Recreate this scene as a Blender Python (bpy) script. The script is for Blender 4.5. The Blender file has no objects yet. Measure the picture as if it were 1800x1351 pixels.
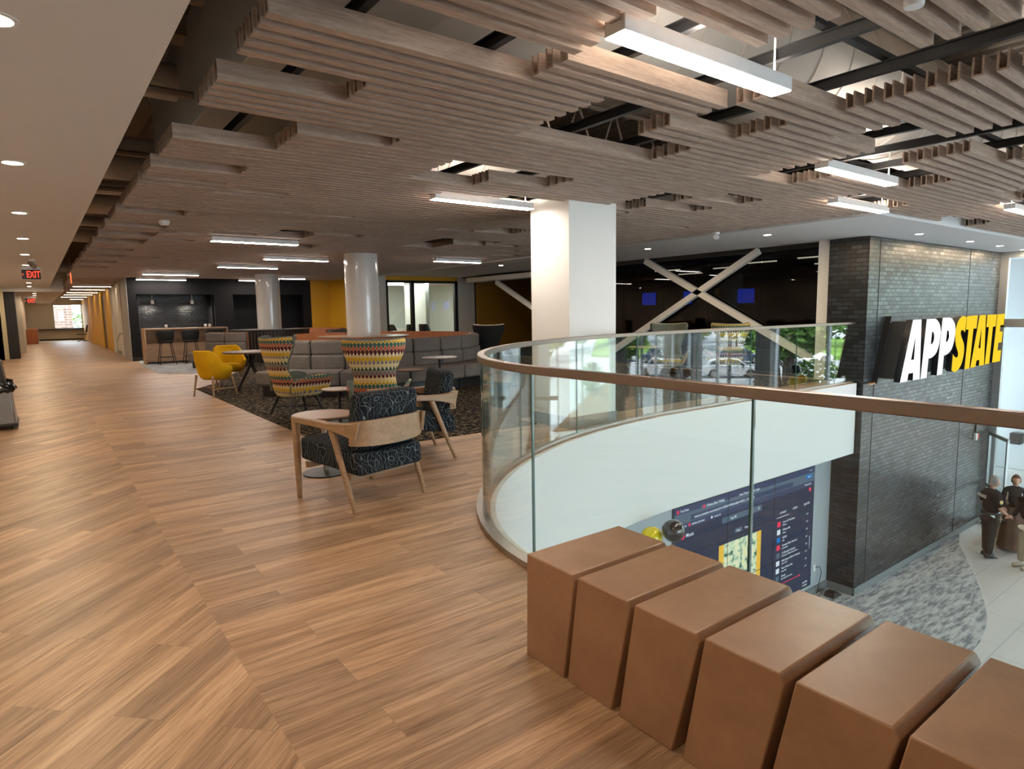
import bpy, bmesh, math, random
from mathutils import Vector, Matrix
from math import sin, cos, pi, radians as rad

random.seed(7)
sc = bpy.context.scene
COL = sc.collection

# ------------------------------------------------------------------ camera
H = 1.4
F = 1110.0
yaw, pitch, roll = rad(36.9), rad(6.6), rad(0.9)
fw = Vector((sin(yaw)*cos(pitch), cos(yaw)*cos(pitch), -sin(pitch)))
r0 = Vector((cos(yaw), -sin(yaw), 0))
u0 = r0.cross(fw)
rr = r0*cos(roll) - u0*sin(roll)
uu = u0*cos(roll) + r0*sin(roll)
cam_d = bpy.data.cameras.new('camera')
cam = bpy.data.objects.new('camera', cam_d)
COL.objects.link(cam)
M = Matrix((rr, uu, -fw)).transposed().to_4x4()
M.translation = Vector((0, 0, H))
cam.matrix_world = M
cam_d.sensor_width = 36.0
cam_d.lens = F/1800*36
cam_d.clip_end = 400
cam_d.clip_start = 0.05
sc.camera = cam

# ------------------------------------------------------------------ view, world, sun
vs = sc.view_settings
vs.view_transform = 'Standard'
vs.look = 'None'
vs.exposure = 1.32
vs.gamma = 1.0
vs.use_curve_mapping = False
sc.cycles.transparent_max_bounces = 20
sc.cycles.max_bounces = 8
sc.cycles.diffuse_bounces = 4
sc.cycles.glossy_bounces = 4
sc.cycles.sample_clamp_indirect = 6.0
sc.cycles.use_denoising = True

W = bpy.data.worlds.new('sky_world')
sc.world = W
W.use_nodes = True
wn = W.node_tree
wn.nodes.clear()
wo = wn.nodes.new('ShaderNodeOutputWorld')
bg = wn.nodes.new('ShaderNodeBackground')
bg.inputs['Color'].default_value = (0.80, 0.90, 1.0, 1)
bg.inputs['Strength'].default_value = 4.1
wn.links.new(bg.outputs[0], wo.inputs[0])

sun_d = bpy.data.lights.new('sun', 'SUN')
sun_d.energy = 9.0
sun_d.angle = rad(1.0)
sun_d.color = (1.0, 0.95, 0.88)
sun = bpy.data.objects.new('sun', sun_d)
COL.objects.link(sun)
sun.rotation_euler = Vector((0.62, -0.45, -1.05)).to_track_quat('-Z', 'Y').to_euler()

def area(name, loc, size, power, color=(1, 1, 1), size_y=None, direction=(0, 0, -1), parent=None, portal=False):
    d = bpy.data.lights.new(name, 'AREA')
    d.shape = 'RECTANGLE' if size_y else 'DISK'
    d.size = size
    if size_y: d.size_y = size_y
    d.energy = power
    d.color = color
    o = bpy.data.objects.new(name, d)
    COL.objects.link(o)
    o.location = loc
    o.rotation_euler = Vector(direction).to_track_quat('-Z', 'Y').to_euler()
    if portal:
        d.cycles.is_portal = True
    if parent: o.parent = parent
    return o

# sky portal in the entrance facade
area('facade_portal', (19.6, -4.6, -0.7), 19.0, 1, size_y=6.6, direction=(-1, 0, 0), portal=True)
area('rear_portal', (10.5, -14.2, -0.7), 16.5, 1, size_y=6.6, direction=(0, 1, 0), portal=True)  # portal for the added rear glazing

# ------------------------------------------------------------------ material helpers
MATS = {}
def nt(name):
    m = bpy.data.materials.new(name)
    m.use_nodes = True
    n = m.node_tree
    p = n.nodes['Principled BSDF']
    MATS[name] = m
    return m, n, p

def N(n, t, **kw):
    x = n.nodes.new(t)
    for k, v in kw.items():
        setattr(x, k, v)
    return x

def math_node(n, op, a, b=None, c=None):
    x = n.nodes.new('ShaderNodeMath')
    x.operation = op
    for i, v in enumerate((a, b, c)):
        if v is None: continue
        if isinstance(v, (int, float)): x.inputs[i].default_value = v
        else: n.links.new(v, x.inputs[i])
    return x.outputs[0]

def simple(name, col, rough=0.5, metal=0.0, noise=0.04, scale=12.0, bump=0.0, emit=None, estr=0.0, coat=0.0, spec=None):
    """principled with a faint procedural mottling"""
    m, n, p = nt(name)
    tc = N(n, 'ShaderNodeTexCoord')
    nz = N(n, 'ShaderNodeTexNoise')
    nz.inputs['Scale'].default_value = scale
    nz.inputs['Detail'].default_value = 3
    n.links.new(tc.outputs['Object'], nz.inputs['Vector'])
    mr = N(n, 'ShaderNodeMapRange')
    mr.inputs['To Min'].default_value = 1-noise*2
    mr.inputs['To Max'].default_value = 1+noise*2
    n.links.new(nz.outputs['Fac'], mr.inputs['Value'])
    mx = N(n, 'ShaderNodeVectorMath', operation='SCALE')
    mx.inputs[0].default_value = col[:3]
    n.links.new(mr.outputs[0], mx.inputs['Scale'])
    n.links.new(mx.outputs[0], p.inputs['Base Color'])
    p.inputs['Roughness'].default_value = rough
    p.inputs['Metallic'].default_value = metal
    if coat: p.inputs['Coat Weight'].default_value = coat
    if spec is not None: p.inputs['Specular IOR Level'].default_value = spec
    if bump:
        b = N(n, 'ShaderNodeBump')
        b.inputs['Strength'].default_value = bump
        b.inputs['Distance'].default_value = 0.01
        n.links.new(nz.outputs['Fac'], b.inputs['Height'])
        n.links.new(b.outputs[0], p.inputs['Normal'])
    if emit:
        p.inputs['Emission Color'].default_value = (*emit, 1)
        p.inputs['Emission Strength'].default_value = estr
    return m

def ramp(n, fac, stops, mode='LINEAR'):
    r = N(n, 'ShaderNodeValToRGB')
    r.color_ramp.interpolation = mode
    els = r.color_ramp.elements
    while len(els) < len(stops): els.new(0.5)
    for e, (pos, c) in zip(els, stops):
        e.position = pos
        e.color = (*c, 1) if len(c) == 3 else c
    if fac is not None: n.links.new(fac, r.inputs[0])
    return r.outputs[0]

def mixc(n, fac, a, b, mode='MIX'):
    x = N(n, 'ShaderNodeMix', data_type='RGBA', blend_type=mode)
    if isinstance(fac, (int, float)): x.inputs[0].default_value = fac
    else: n.links.new(fac, x.inputs[0])
    for i, v in ((6, a), (7, b)):
        if isinstance(v, (tuple, list)): x.inputs[i].default_value = (*v[:3], 1)
        else: n.links.new(v, x.inputs[i])
    return x.outputs[2]

# --- plank floor: two fields meeting on the seam x = 0.56
def plank_floor():
    m, n, p = nt('plank_floor')
    tc = N(n, 'ShaderNodeTexCoord')
    def field(rot, off):
        mp = N(n, 'ShaderNodeMapping')
        mp.inputs['Rotation'].default_value = (0, 0, rot)
        mp.inputs['Location'].default_value = off
        n.links.new(tc.outputs['Object'], mp.inputs['Vector'])
        br = N(n, 'ShaderNodeTexBrick')
        br.inputs['Color1'].default_value = (0, 0, 0, 1)
        br.inputs['Color2'].default_value = (1, 1, 1, 1)
        br.inputs['Mortar'].default_value = (0.5, 0.5, 0.5, 1)
        br.inputs['Scale'].default_value = 1.0
        br.inputs['Mortar Size'].default_value = 0.0008
        br.inputs['Mortar Smooth'].default_value = 0.3
        br.inputs['Brick Width'].default_value = 1.25
        br.inputs['Row Height'].default_value = 0.205
        br.offset = 0.37
        n.links.new(mp.outputs[0], br.inputs['Vector'])
        return mp.outputs[0], br
    va, ba = field(0, (0.37, 0.065, 0))
    vb, bb = field(rad(-44), (0.2, 0.1, 0))
    sx = N(n, 'ShaderNodeSeparateXYZ')
    n.links.new(tc.outputs['Object'], sx.inputs[0])
    sel = math_node(n, 'GREATER_THAN', sx.outputs['X'], 0.56)
    vv = N(n, 'ShaderNodeMix', data_type='VECTOR')
    n.links.new(sel, vv.inputs[0]); n.links.new(vb, vv.inputs[4]); n.links.new(va, vv.inputs[5])
    V = vv.outputs[1]
    rnd = mixc(n, sel, bb.outputs['Color'], ba.outputs['Color'])
    mort = math_node(n, 'ADD', math_node(n, 'MULTIPLY', sel, ba.outputs['Fac']),
                     math_node(n, 'MULTIPLY', math_node(n, 'SUBTRACT', 1.0, sel), bb.outputs['Fac']))
    # shift the grain plank by plank
    sep = N(n, 'ShaderNodeSeparateColor'); n.links.new(rnd, sep.inputs[0])
    offs = N(n, 'ShaderNodeCombineXYZ')
    n.links.new(math_node(n, 'MULTIPLY', sep.outputs[0], 37.0), offs.inputs['X'])
    n.links.new(math_node(n, 'MULTIPLY', sep.outputs[0], 91.0), offs.inputs['Z'])
    ad = N(n, 'ShaderNodeVectorMath', operation='ADD')
    n.links.new(V, ad.inputs[0]); n.links.new(offs.outputs[0], ad.inputs[1])
    def grain(sx_, sy_, scale, detail, rough=0.6, dist=0.0):
        mp = N(n, 'ShaderNodeMapping'); mp.inputs['Scale'].default_value = (sx_, sy_, 1)
        n.links.new(ad.outputs[0], mp.inputs['Vector'])
        g = N(n, 'ShaderNodeTexNoise')
        g.inputs['Scale'].default_value = scale; g.inputs['Detail'].default_value = detail
        g.inputs['Roughness'].default_value = rough; g.inputs['Distortion'].default_value = dist
        n.links.new(mp.outputs[0], g.inputs['Vector'])
        return g.outputs['Fac']
    g1 = grain(0.55, 6.5, 1.6, 5, 0.6, 0.5)
    g2 = grain(2.0, 70.0, 1.6, 4, 0.7)
    g3 = grain(1.2, 22.0, 2.2, 4, 0.6, 1.2)
    c = ramp(n, g1, [(0.28, (0.21, 0.122, 0.072)), (0.46, (0.345, 0.215, 0.132)), (0.58, (0.445, 0.29, 0.185)), (0.76, (0.55, 0.385, 0.265))])
    f2 = ramp(n, g2, [(0.36, (0.72, 0.70, 0.68)), (0.56, (1.03, 1.03, 1.03))])
    c = mixc(n, 1.0, c, f2, 'MULTIPLY')
    f3 = ramp(n, g3, [(0.33, (0.66, 0.62, 0.58)), (0.50, (1.06, 1.06, 1.06))])
    c = mixc(n, 0.85, c, f3, 'MULTIPLY')
    tint = ramp(n, sep.outputs[0], [(0.0, (0.80, 0.78, 0.78)), (0.5, (1.0, 1.0, 0.98)), (1.0, (1.18, 1.16, 1.12))])
    c = mixc(n, 1.0, c, tint, 'MULTIPLY')
    c = mixc(n, math_node(n, 'MULTIPLY', mort, 0.6), c, (0.10, 0.055, 0.03))
    n.links.new(c, p.inputs['Base Color'])
    rg = ramp(n, g2, [(0.3, (0.50,)*3), (0.7, (0.36,)*3)])
    n.links.new(rg, p.inputs['Roughness'])
    b = N(n, 'ShaderNodeBump'); b.inputs['Strength'].default_value = 0.18; b.inputs['Distance'].default_value = 0.003
    n.links.new(math_node(n, 'SUBTRACT', g2, mort), b.inputs['Height'])
    n.links.new(b.outputs[0], p.inputs['Normal'])
    return m

def wood(name, lo, hi, rough=0.42, axis='X', scale=1.0, fine=1.0):
    m, n, p = nt(name)
    tc = N(n, 'ShaderNodeTexCoord')
    oi = N(n, 'ShaderNodeObjectInfo')
    ad = N(n, 'ShaderNodeVectorMath', operation='ADD')
    off = N(n, 'ShaderNodeVectorMath', operation='SCALE')
    n.links.new(oi.outputs['Location'], off.inputs[0]); off.inputs['Scale'].default_value = 3.7
    n.links.new(tc.outputs['Object'], ad.inputs[0]); n.links.new(off.outputs[0], ad.inputs[1])
    s = {'X': (1.2, 16, 16), 'Y': (16, 1.2, 16), 'Z': (16, 16, 1.2), 'N': (3, 3, 3)}[axis]
    mp = N(n, 'ShaderNodeMapping'); mp.inputs['Scale'].default_value = [q*scale for q in s]
    n.links.new(ad.outputs[0], mp.inputs['Vector'])
    g = N(n, 'ShaderNodeTexNoise'); g.inputs['Scale'].default_value = 1.4
    g.inputs['Detail'].default_value = 6; g.inputs['Roughness'].default_value = 0.62; g.inputs['Distortion'].default_value = 0.4
    n.links.new(mp.outputs[0], g.inputs['Vector'])
    g2 = N(n, 'ShaderNodeTexNoise'); g2.inputs['Scale'].default_value = 9; g2.inputs['Detail'].default_value = 3
    n.links.new(mp.outputs[0], g2.inputs['Vector'])
    c = ramp(n, g.outputs['Fac'], [(0.32, lo), (0.68, hi)])
    d = 1-0.28*fine
    f = ramp(n, g2.outputs['Fac'], [(0.35, (d, d, d)), (0.6, (1.02, 1.02, 1.02))])
    c = mixc(n, 1.0, c, f, 'MULTIPLY')
    n.links.new(c, p.inputs['Base Color'])
    p.inputs['Roughness'].default_value = rough
    return m

def fabric(name, a, b, rough=0.9, scale=220):
    m, n, p = nt(name)
    tc = N(n, 'ShaderNodeTexCoord')
    g = N(n, 'ShaderNodeTexNoise'); g.inputs['Scale'].default_value = scale; g.inputs['Detail'].default_value = 2
    n.links.new(tc.outputs['Object'], g.inputs['Vector'])
    g2 = N(n, 'ShaderNodeTexNoise'); g2.inputs['Scale'].default_value = 5; g2.inputs['Detail'].default_value = 2
    n.links.new(tc.outputs['Object'], g2.inputs['Vector'])
    c = ramp(n, g.outputs['Fac'], [(0.38, a), (0.62, b)])
    f = ramp(n, g2.outputs['Fac'], [(0.3, (0.88,)*3), (0.7, (1.08,)*3)])
    n.links.new(mixc(n, 1.0, c, f, 'MULTIPLY'), p.inputs['Base Color'])
    p.inputs['Roughness'].default_value = rough
    p.inputs['Specular IOR Level'].default_value = 0.15
    bm_ = N(n, 'ShaderNodeBump'); bm_.inputs['Strength'].default_value = 0.3; bm_.inputs['Distance'].default_value = 0.002
    n.links.new(g.outputs['Fac'], bm_.inputs['Height']); n.links.new(bm_.outputs[0], p.inputs['Normal'])
    return m

def glass(name, tint=(0.93, 0.97, 0.95), ior=1.5, rough=0.0, boost=1.0):
    """thin architectural glass: clear transmission plus a Fresnel reflection"""
    m = bpy.data.materials.new(name); m.use_nodes = True; n = m.node_tree; n.nodes.clear()
    o = N(n, 'ShaderNodeOutputMaterial'); t = N(n, 'ShaderNodeBsdfTransparent'); g = N(n, 'ShaderNodeBsdfGlossy')
    ge = N(n, 'ShaderNodeNewGeometry'); dt = N(n, 'ShaderNodeVectorMath', operation='DOT_PRODUCT')
    n.links.new(ge.outputs['Incoming'], dt.inputs[0]); n.links.new(ge.outputs['Normal'], dt.inputs[1])
    # exact unpolarised Fresnel of a dielectric, the same from both sides
    c_ = math_node(n, 'ABSOLUTE', dt.outputs['Value'])
    g_ = math_node(n, 'SQRT', math_node(n, 'ADD', ior*ior-1, math_node(n, 'MULTIPLY', c_, c_)))
    gp_, gm_ = math_node(n, 'ADD', g_, c_), math_node(n, 'SUBTRACT', g_, c_)
    a_ = math_node(n, 'DIVIDE', gm_, gp_)
    b_ = math_node(n, 'DIVIDE', math_node(n, 'SUBTRACT', math_node(n, 'MULTIPLY', c_, gp_), 1.0), math_node(n, 'ADD', math_node(n, 'MULTIPLY', c_, gm_), 1.0))
    sch = math_node(n, 'MULTIPLY', math_node(n, 'MULTIPLY', 0.5, math_node(n, 'MULTIPLY', a_, a_)), math_node(n, 'ADD', 1.0, math_node(n, 'MULTIPLY', b_, b_)))
    t.inputs['Color'].default_value = (*tint, 1); g.inputs['Roughness'].default_value = rough
    g.inputs['Color'].default_value = (1, 1, 1, 1)
    nz = N(n, 'ShaderNodeTexNoise'); nz.inputs['Scale'].default_value = 0.8
    bp = N(n, 'ShaderNodeBump'); bp.inputs['Strength'].default_value = 0.006; bp.inputs['Distance'].default_value = 0.01
    tc = N(n, 'ShaderNodeTexCoord'); n.links.new(tc.outputs['Object'], nz.inputs['Vector'])
    n.links.new(nz.outputs['Fac'], bp.inputs['Height']); n.links.new(bp.outputs[0], g.inputs['Normal'])
    mx = N(n, 'ShaderNodeMixShader')
    n.links.new(math_node(n, 'MULTIPLY', sch, boost), mx.inputs[0])
    n.links.new(t.outputs[0], mx.inputs[1]); n.links.new(g.outputs[0], mx.inputs[2]); n.links.new(mx.outputs[0], o.inputs[0])
    return m

def emission(name, col, s):
    m = bpy.data.materials.new(name); m.use_nodes = True; n = m.node_tree; n.nodes.clear()
    o = N(n, 'ShaderNodeOutputMaterial'); e = N(n, 'ShaderNodeEmission')
    e.inputs[0].default_value = (*col, 1); e.inputs[1].default_value = s
    n.links.new(e.outputs[0], o.inputs[0]); return m

def brick(name, col, mortar, bw, rh, rough=0.25, bump=0.6, ms=0.006, var=0.35, swap='XZ', coat=0.3, offset=0.5, vary_rough=False, bdist=0.008):
    m, n, p = nt(name)
    tc = N(n, 'ShaderNodeTexCoord'); s = N(n, 'ShaderNodeSeparateXYZ'); cb = N(n, 'ShaderNodeCombineXYZ')
    n.links.new(tc.outputs['Object'], s.inputs[0])
    if swap == 'XZ':      # walls of any heading: run along x+y, rise along z
        n.links.new(math_node(n, 'ADD', s.outputs['X'], s.outputs['Y']), cb.inputs['X']); n.links.new(s.outputs['Z'], cb.inputs['Y'])
    else:
        n.links.new(s.outputs['X'], cb.inputs['X']); n.links.new(s.outputs['Y'], cb.inputs['Y'])
    br = N(n, 'ShaderNodeTexBrick'); br.offset = offset
    br.inputs['Color1'].default_value = (*[c*(1-var) for c in col], 1)
    br.inputs['Color2'].default_value = (*[min(1, c*(1+var)) for c in col], 1)
    br.inputs['Mortar'].default_value = (*mortar, 1)
    br.inputs['Scale'].default_value = 1; br.inputs['Mortar Size'].default_value = ms
    br.inputs['Mortar Smooth'].default_value = 0.25
    br.inputs['Brick Width'].default_value = bw; br.inputs['Row Height'].default_value = rh
    n.links.new(cb.outputs[0], br.inputs['Vector'])
    n.links.new(br.outputs['Color'], p.inputs['Base Color'])
    p.inputs['Roughness'].default_value = rough
    p.inputs['Coat Weight'].default_value = coat
    p.inputs['Coat Roughness'].default_value = 0.25
    if vary_rough:
        rv = ramp(n, br.outputs['Color'], [(0.0, (rough+.12,)*3), (min(1, col[1]*2), (rough-.06,)*3)])
        n.links.new(rv, p.inputs['Roughness'])
    nz = N(n, 'ShaderNodeTexNoise'); nz.inputs['Scale'].default_value = 30; n.links.new(tc.outputs['Object'], nz.inputs['Vector'])
    h = math_node(n, 'ADD', math_node(n, 'MULTIPLY', br.outputs['Fac'], -1.0), math_node(n, 'MULTIPLY', nz.outputs['Fac'], 0.35))
    b = N(n, 'ShaderNodeBump'); b.inputs['Strength'].default_value = bump; b.inputs['Distance'].default_value = bdist
    n.links.new(h, b.inputs['Height']); n.links.new(b.outputs[0], p.inputs['Normal'])
    return m

def carpet_fleck(name, base, fleck, sx, sy, lo, hi, scale=9, mid=None):
    m, n, p = nt(name)
    tc = N(n, 'ShaderNodeTexCoord'); mp = N(n, 'ShaderNodeMapping'); mp.inputs['Scale'].default_value = (sx, sy, 1)
    n.links.new(tc.outputs['Object'], mp.inputs['Vector'])
    g = N(n, 'ShaderNodeTexNoise'); g.inputs['Scale'].default_value = scale; g.inputs['Detail'].default_value = 4; g.inputs['Roughness'].default_value = 0.7
    n.links.new(mp.outputs[0], g.inputs['Vector'])
    st = [(lo, base), (hi, fleck)]
    if mid: st = [(lo, base), ((lo+hi)/2, mid), (hi, fleck)]
    c = ramp(n, g.outputs['Fac'], st)
    g2 = N(n, 'ShaderNodeTexNoise'); g2.inputs['Scale'].default_value = 160; n.links.new(tc.outputs['Object'], g2.inputs['Vector'])
    f = ramp(n, g2.outputs['Fac'], [(0.3, (0.8,)*3), (0.7, (1.15,)*3)])
    n.links.new(mixc(n, 1.0, c, f, 'MULTIPLY'), p.inputs['Base Color'])
    p.inputs['Roughness'].default_value = 0.95; p.inputs['Specular IOR Level'].default_value = 0.1
    return m

def teardrop(name):
    """rows of drops in ogee bands; UV in metres"""
    m, n, p = nt(name)
    uv = N(n, 'ShaderNodeTexCoord'); s = N(n, 'ShaderNodeSeparateXYZ'); n.links.new(uv.outputs['UV'], s.inputs[0])
    CW, RH = 0.047, 0.082
    row0 = math_node(n, 'DIVIDE', s.outputs['Y'], RH)
    def uloc(shift):
        a = math_node(n, 'ADD', math_node(n, 'DIVIDE', s.outputs['X'], CW), shift)
        return math_node(n, 'SUBTRACT', math_node(n, 'FRACT', math_node(n, 'ADD', a, 100.0)), 0.5)
    ul = uloc(0.0)
    tri = math_node(n, 'ABSOLUTE', ul)                           # 0 in the middle of a drop, .5 between
    vv = math_node(n, 'ADD', row0, math_node(n, 'MULTIPLY', tri, -0.75))
    vv = math_node(n, 'ADD', vv, 100.2)
    row = math_node(n, 'FLOOR', vv)
    band = math_node(n, 'DIVIDE', math_node(n, 'MODULO', row, 6.0), 6.0)
    bands = [((0.62, 0.47, 0.24), (0.62, 0.36, 0.02)), ((0.045, 0.11, 0.09), (0.52, 0.10, 0.06)), ((0.085, 0.016, 0.022), (0.70, 0.60, 0.42)),
             ((0.55, 0.33, 0.015), (0.22, 0.20, 0.22)), ((0.58, 0.48, 0.27), (0.02, 0.075, 0.07)), ((0.16, 0.13, 0.13), (0.11, 0.014, 0.025))]
    order = bands[::-1]
    bgc = ramp(n, math_node(n, 'ADD', band, 0.01), [(i/6, b[0]) for i, b in enumerate(order)], 'CONSTANT')
    drc = ramp(n, math_node(n, 'ADD', band, 0.01), [(i/6, b[1]) for i, b in enumerate(order)], 'CONSTANT')
    fv = math_node(n, 'SUBTRACT', math_node(n, 'FRACT', math_node(n, 'ADD', row0, 100.2)), 0.38)  # height in the cell
    # drop: width falls towards the tip
    wid = math_node(n, 'SUBTRACT', 0.37, math_node(n, 'MULTIPLY', math_node(n, 'MAXIMUM', fv, 0.0), 0.80))
    low = math_node(n, 'MULTIPLY', math_node(n, 'MINIMUM', fv, 0.0), 1.6)
    d = math_node(n, 'SQRT', math_node(n, 'ADD', math_node(n, 'MULTIPLY', ul, ul), math_node(n, 'MULTIPLY', low, low)))
    ind = math_node(n, 'LESS_THAN', d, wid)
    rim = math_node(n, 'LESS_THAN', d, math_node(n, 'ADD', wid, 0.07))
    dx = math_node(n, 'MULTIPLY', ul, 1.0); dy = math_node(n, 'MULTIPLY', math_node(n, 'ADD', fv, 0.04), 1.5)
    dot = math_node(n, 'LESS_THAN', math_node(n, 'ADD', math_node(n, 'MULTIPLY', dx, dx), math_node(n, 'MULTIPLY', dy, dy)), 0.011)
    edge = math_node(n, 'LESS_THAN', math_node(n, 'FRACT', vv), 0.10)
    c = mixc(n, edge, bgc, (0.55, 0.47, 0.32))
    c = mixc(n, rim, c, (0.50, 0.40, 0.24)); c = mixc(n, ind, c, drc); c = mixc(n, dot, c, mixc(n, 0.0, (0.04, 0.01, 0.01), (0.04, 0.01, 0.01)))
    n.links.new(c, p.inputs['Base Color']); p.inputs['Roughness'].default_value = 0.85; p.inputs['Specular IOR Level'].default_value = 0.2
    return m

def squiggle(name):
    m, n, p = nt(name)
    tc = N(n, 'ShaderNodeTexCoord')
    nz = N(n, 'ShaderNodeTexNoise'); nz.inputs['Scale'].default_value = 6; nz.inputs['Detail'].default_value = 1
    n.links.new(tc.outputs['Object'], nz.inputs['Vector'])
    out = None
    for i, (rot, sc_, dist) in enumerate((((0, 0, 0.5), 7.0, 8.0), ((0.4, 0.9, 2.0), 6.2, 9.0), ((0.2, 0.4, 1.2), 6.6, 10.0))):
        mp = N(n, 'ShaderNodeMapping'); mp.inputs['Rotation'].default_value = rot; mp.inputs['Location'].default_value = (i*3.1, i, 0)
        n.links.new(tc.outputs['Object'], mp.inputs['Vector'])
        w = N(n, 'ShaderNodeTexWave'); w.inputs['Scale'].default_value = sc_; w.inputs['Distortion'].default_value = dist
        w.inputs['Detail'].default_value = 0; w.inputs['Detail Scale'].default_value = 1.2
        n.links.new(mp.outputs[0], w.inputs['Vector'])
        t = math_node(n, 'LESS_THAN', math_node(n, 'ABSOLUTE', math_node(n, 'SUBTRACT', w.outputs['Fac'], 0.5)), 0.04)
        out = t if out is None else math_node(n, 'MAXIMUM', out, t)
    c = mixc(n, out, (0.009, 0.011, 0.016), (0.17, 0.20, 0.22))
    n.links.new(c, p.inputs['Base Color']); p.inputs['Roughness'].default_value = 0.9; p.inputs['Specular IOR Level'].default_value = 0.15
    return m

floor_m = plank_floor()
slat_m = wood('grey_oak_slat', (0.33, 0.235, 0.18), (0.50, 0.38, 0.30), 0.62, 'X', 1.6, 0.7)
block_m = wood('stained_maple', (0.27, 0.145, 0.080), (0.345, 0.192, 0.110), 0.36, 'N', 1.0, 0.10)
oak_m = wood('light_oak', (0.30, 0.18, 0.100), (0.41, 0.26, 0.15), 0.40, 'Y', 1.0, 0.6)
walnut_m = wood('walnut_top', (0.30, 0.17, 0.11), (0.42, 0.26, 0.17), 0.35, 'X', 0.7, 0.6)
dwalnut_m = wood('dark_walnut_top', (.11, .065, .045), (.18, .11, .075), .4, 'X', .7, .6)
barwood_m = wood('bar_wood', (0.30, 0.18, 0.11), (0.40, 0.26, 0.16), 0.5, 'X', 0.6, 0.8)
orange_m = wood('orange_veneer', (0.34, 0.11, 0.04), (0.42, 0.15, 0.06), 0.45, 'Z', 0.6, 0.5)
white_m = simple('white_paint', (0.74, 0.73, 0.70), 0.62, noise=0.015, scale=3)
ceil_m = simple('soffit_paint', (0.64, 0.64, 0.645), 0.75, noise=0.015, scale=3)
wallw_m = simple('warm_white_wall', (0.62, 0.58, 0.52), 0.7, noise=0.02, scale=3)
fascia_m = simple('fascia_paint', (0.62, 0.64, 0.635), 0.6, noise=0.01, scale=2)
colgloss_m = simple('gloss_column_paint', (0.66, 0.64, 0.62), 0.16, noise=0.01, scale=2, coat=0.5)
black_wall_m = simple('black_wall_paint', (0.008, 0.008, 0.010), 0.6, noise=0.05, scale=6, spec=0.2)
yellow_wall_m = simple('mustard_wall_paint', (0.62, 0.33, 0.012), 0.6, noise=0.02, scale=4)
base_m = simple('grey_rubber_base', (0.16, 0.18, 0.18), 0.5)
metal_m = simple('brushed_steel', (0.42, 0.38, 0.35), 0.32, 1.0, 0.05, 40)
rail_m = simple('brushed_bronze_steel', (0.27, 0.215, 0.185), 0.34, 1.0, 0.05, 60)
alu_m = simple('anodised_aluminium', (0.50, 0.52, 0.53), 0.38, 0.9, 0.03, 20)
blackm_m = simple('black_steel', (0.012, 0.012, 0.013), 0.42, 0.3, 0.05, 30)
blackw_m = simple('black_stained_wood', (0.012, 0.011, 0.011), 0.4, 0, 0.05, 30)
blackp_m = simple('black_plastic', (0.014, 0.014, 0.015), 0.35)
deck_m = simple('painted_deck', (0.34, 0.29, 0.235), 0.8, noise=0.06, scale=3)
duct_m = simple('painted_duct', (0.68, 0.63, 0.57), 0.5, noise=0.03, scale=3)
yellow_f = fabric('yellow_wool', (0.55, 0.30, 0.006), (0.72, 0.42, 0.012))
grey_f = fabric('grey_wool', (0.115, 0.100, 0.092), (0.23, 0.205, 0.19), scale=150)
green_f = fabric('sage_wool', (0.10, 0.115, 0.095), (0.15, 0.165, 0.135))
char_f = fabric('charcoal_wool', (0.012, 0.012, 0.013), (0.03, 0.03, 0.03))
tear_m = teardrop('teardrop_weave')
squig_m = squiggle('squiggle_weave')
brick_m = brick('black_glazed_brick', (0.020, 0.026, 0.031), (0.002, 0.003, 0.003), 0.205, 0.078, 0.30, 1.0, 0.009, 0.7, 'XZ', 0.0, 0.5, True, 0.013)
tile_m = brick('black_glazed_tile', (0.008, 0.008, 0.009), (0.002, 0.002, 0.002), 0.34, 0.085, 0.22, 1.0, 0.010, 0.6, 'XZ', 0.0, 0.5, False, 0.03)
ftile_m = brick('pale_floor_tile', (0.52, 0.51, 0.50), (0.22, 0.22, 0.22), 1.2, 0.6, 0.30, 0.1, 0.004, 0.03, 'XY', 0.1, 0.33)
carpet_m = carpet_fleck('dark_fleck_carpet', (0.007, 0.006, 0.006), (0.36, 0.28, 0.18), 1.0, 2.4, 0.53, 0.63, 13)
gcarpet_m = carpet_fleck('grey_carpet', (0.17, 0.185, 0.21), (0.46, 0.475, 0.49), 0.8, 3.6, 0.38, 0.60, 3.6, (0.33, 0.345, 0.365))
glass_m = glass('railing_glass', (0.92, 0.96, 0.945), 1.48)
edge_m = simple('green_glass_edge', (0.03, 0.09, 0.075), 0.12)
fglass_m = glass('facade_glass', (0.93, 0.96, 0.96), 1.45)
dglass_m = glass('dark_partition_glass', (0.22, 0.23, 0.24), 1.36)
lamp_m = emission('lamp_diffuser', (1.0, 0.88, 0.76), 32)
lampup_m = emission('lamp_uplight', (1.0, 0.88, 0.76), 26)
lampup2_m = emission('lamp_uplight_soft', (1.0, 0.80, 0.62), 5)
lampc_m = emission('corridor_lamp_diffuser', (1.0, 0.80, 0.56), 9)
lampw_m = emission('lamp_diffuser_cool', (0.98, 1.0, 0.97), 10)
down_m = emission('downlight_glow', (1.0, 0.80, 0.58), 30)
lampbody_m = simple('white_lamp_body', (0.70, 0.70, 0.70), 0.4)
red_e = emission('exit_red', (1.0, 0.06, 0.03), .8)

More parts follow.
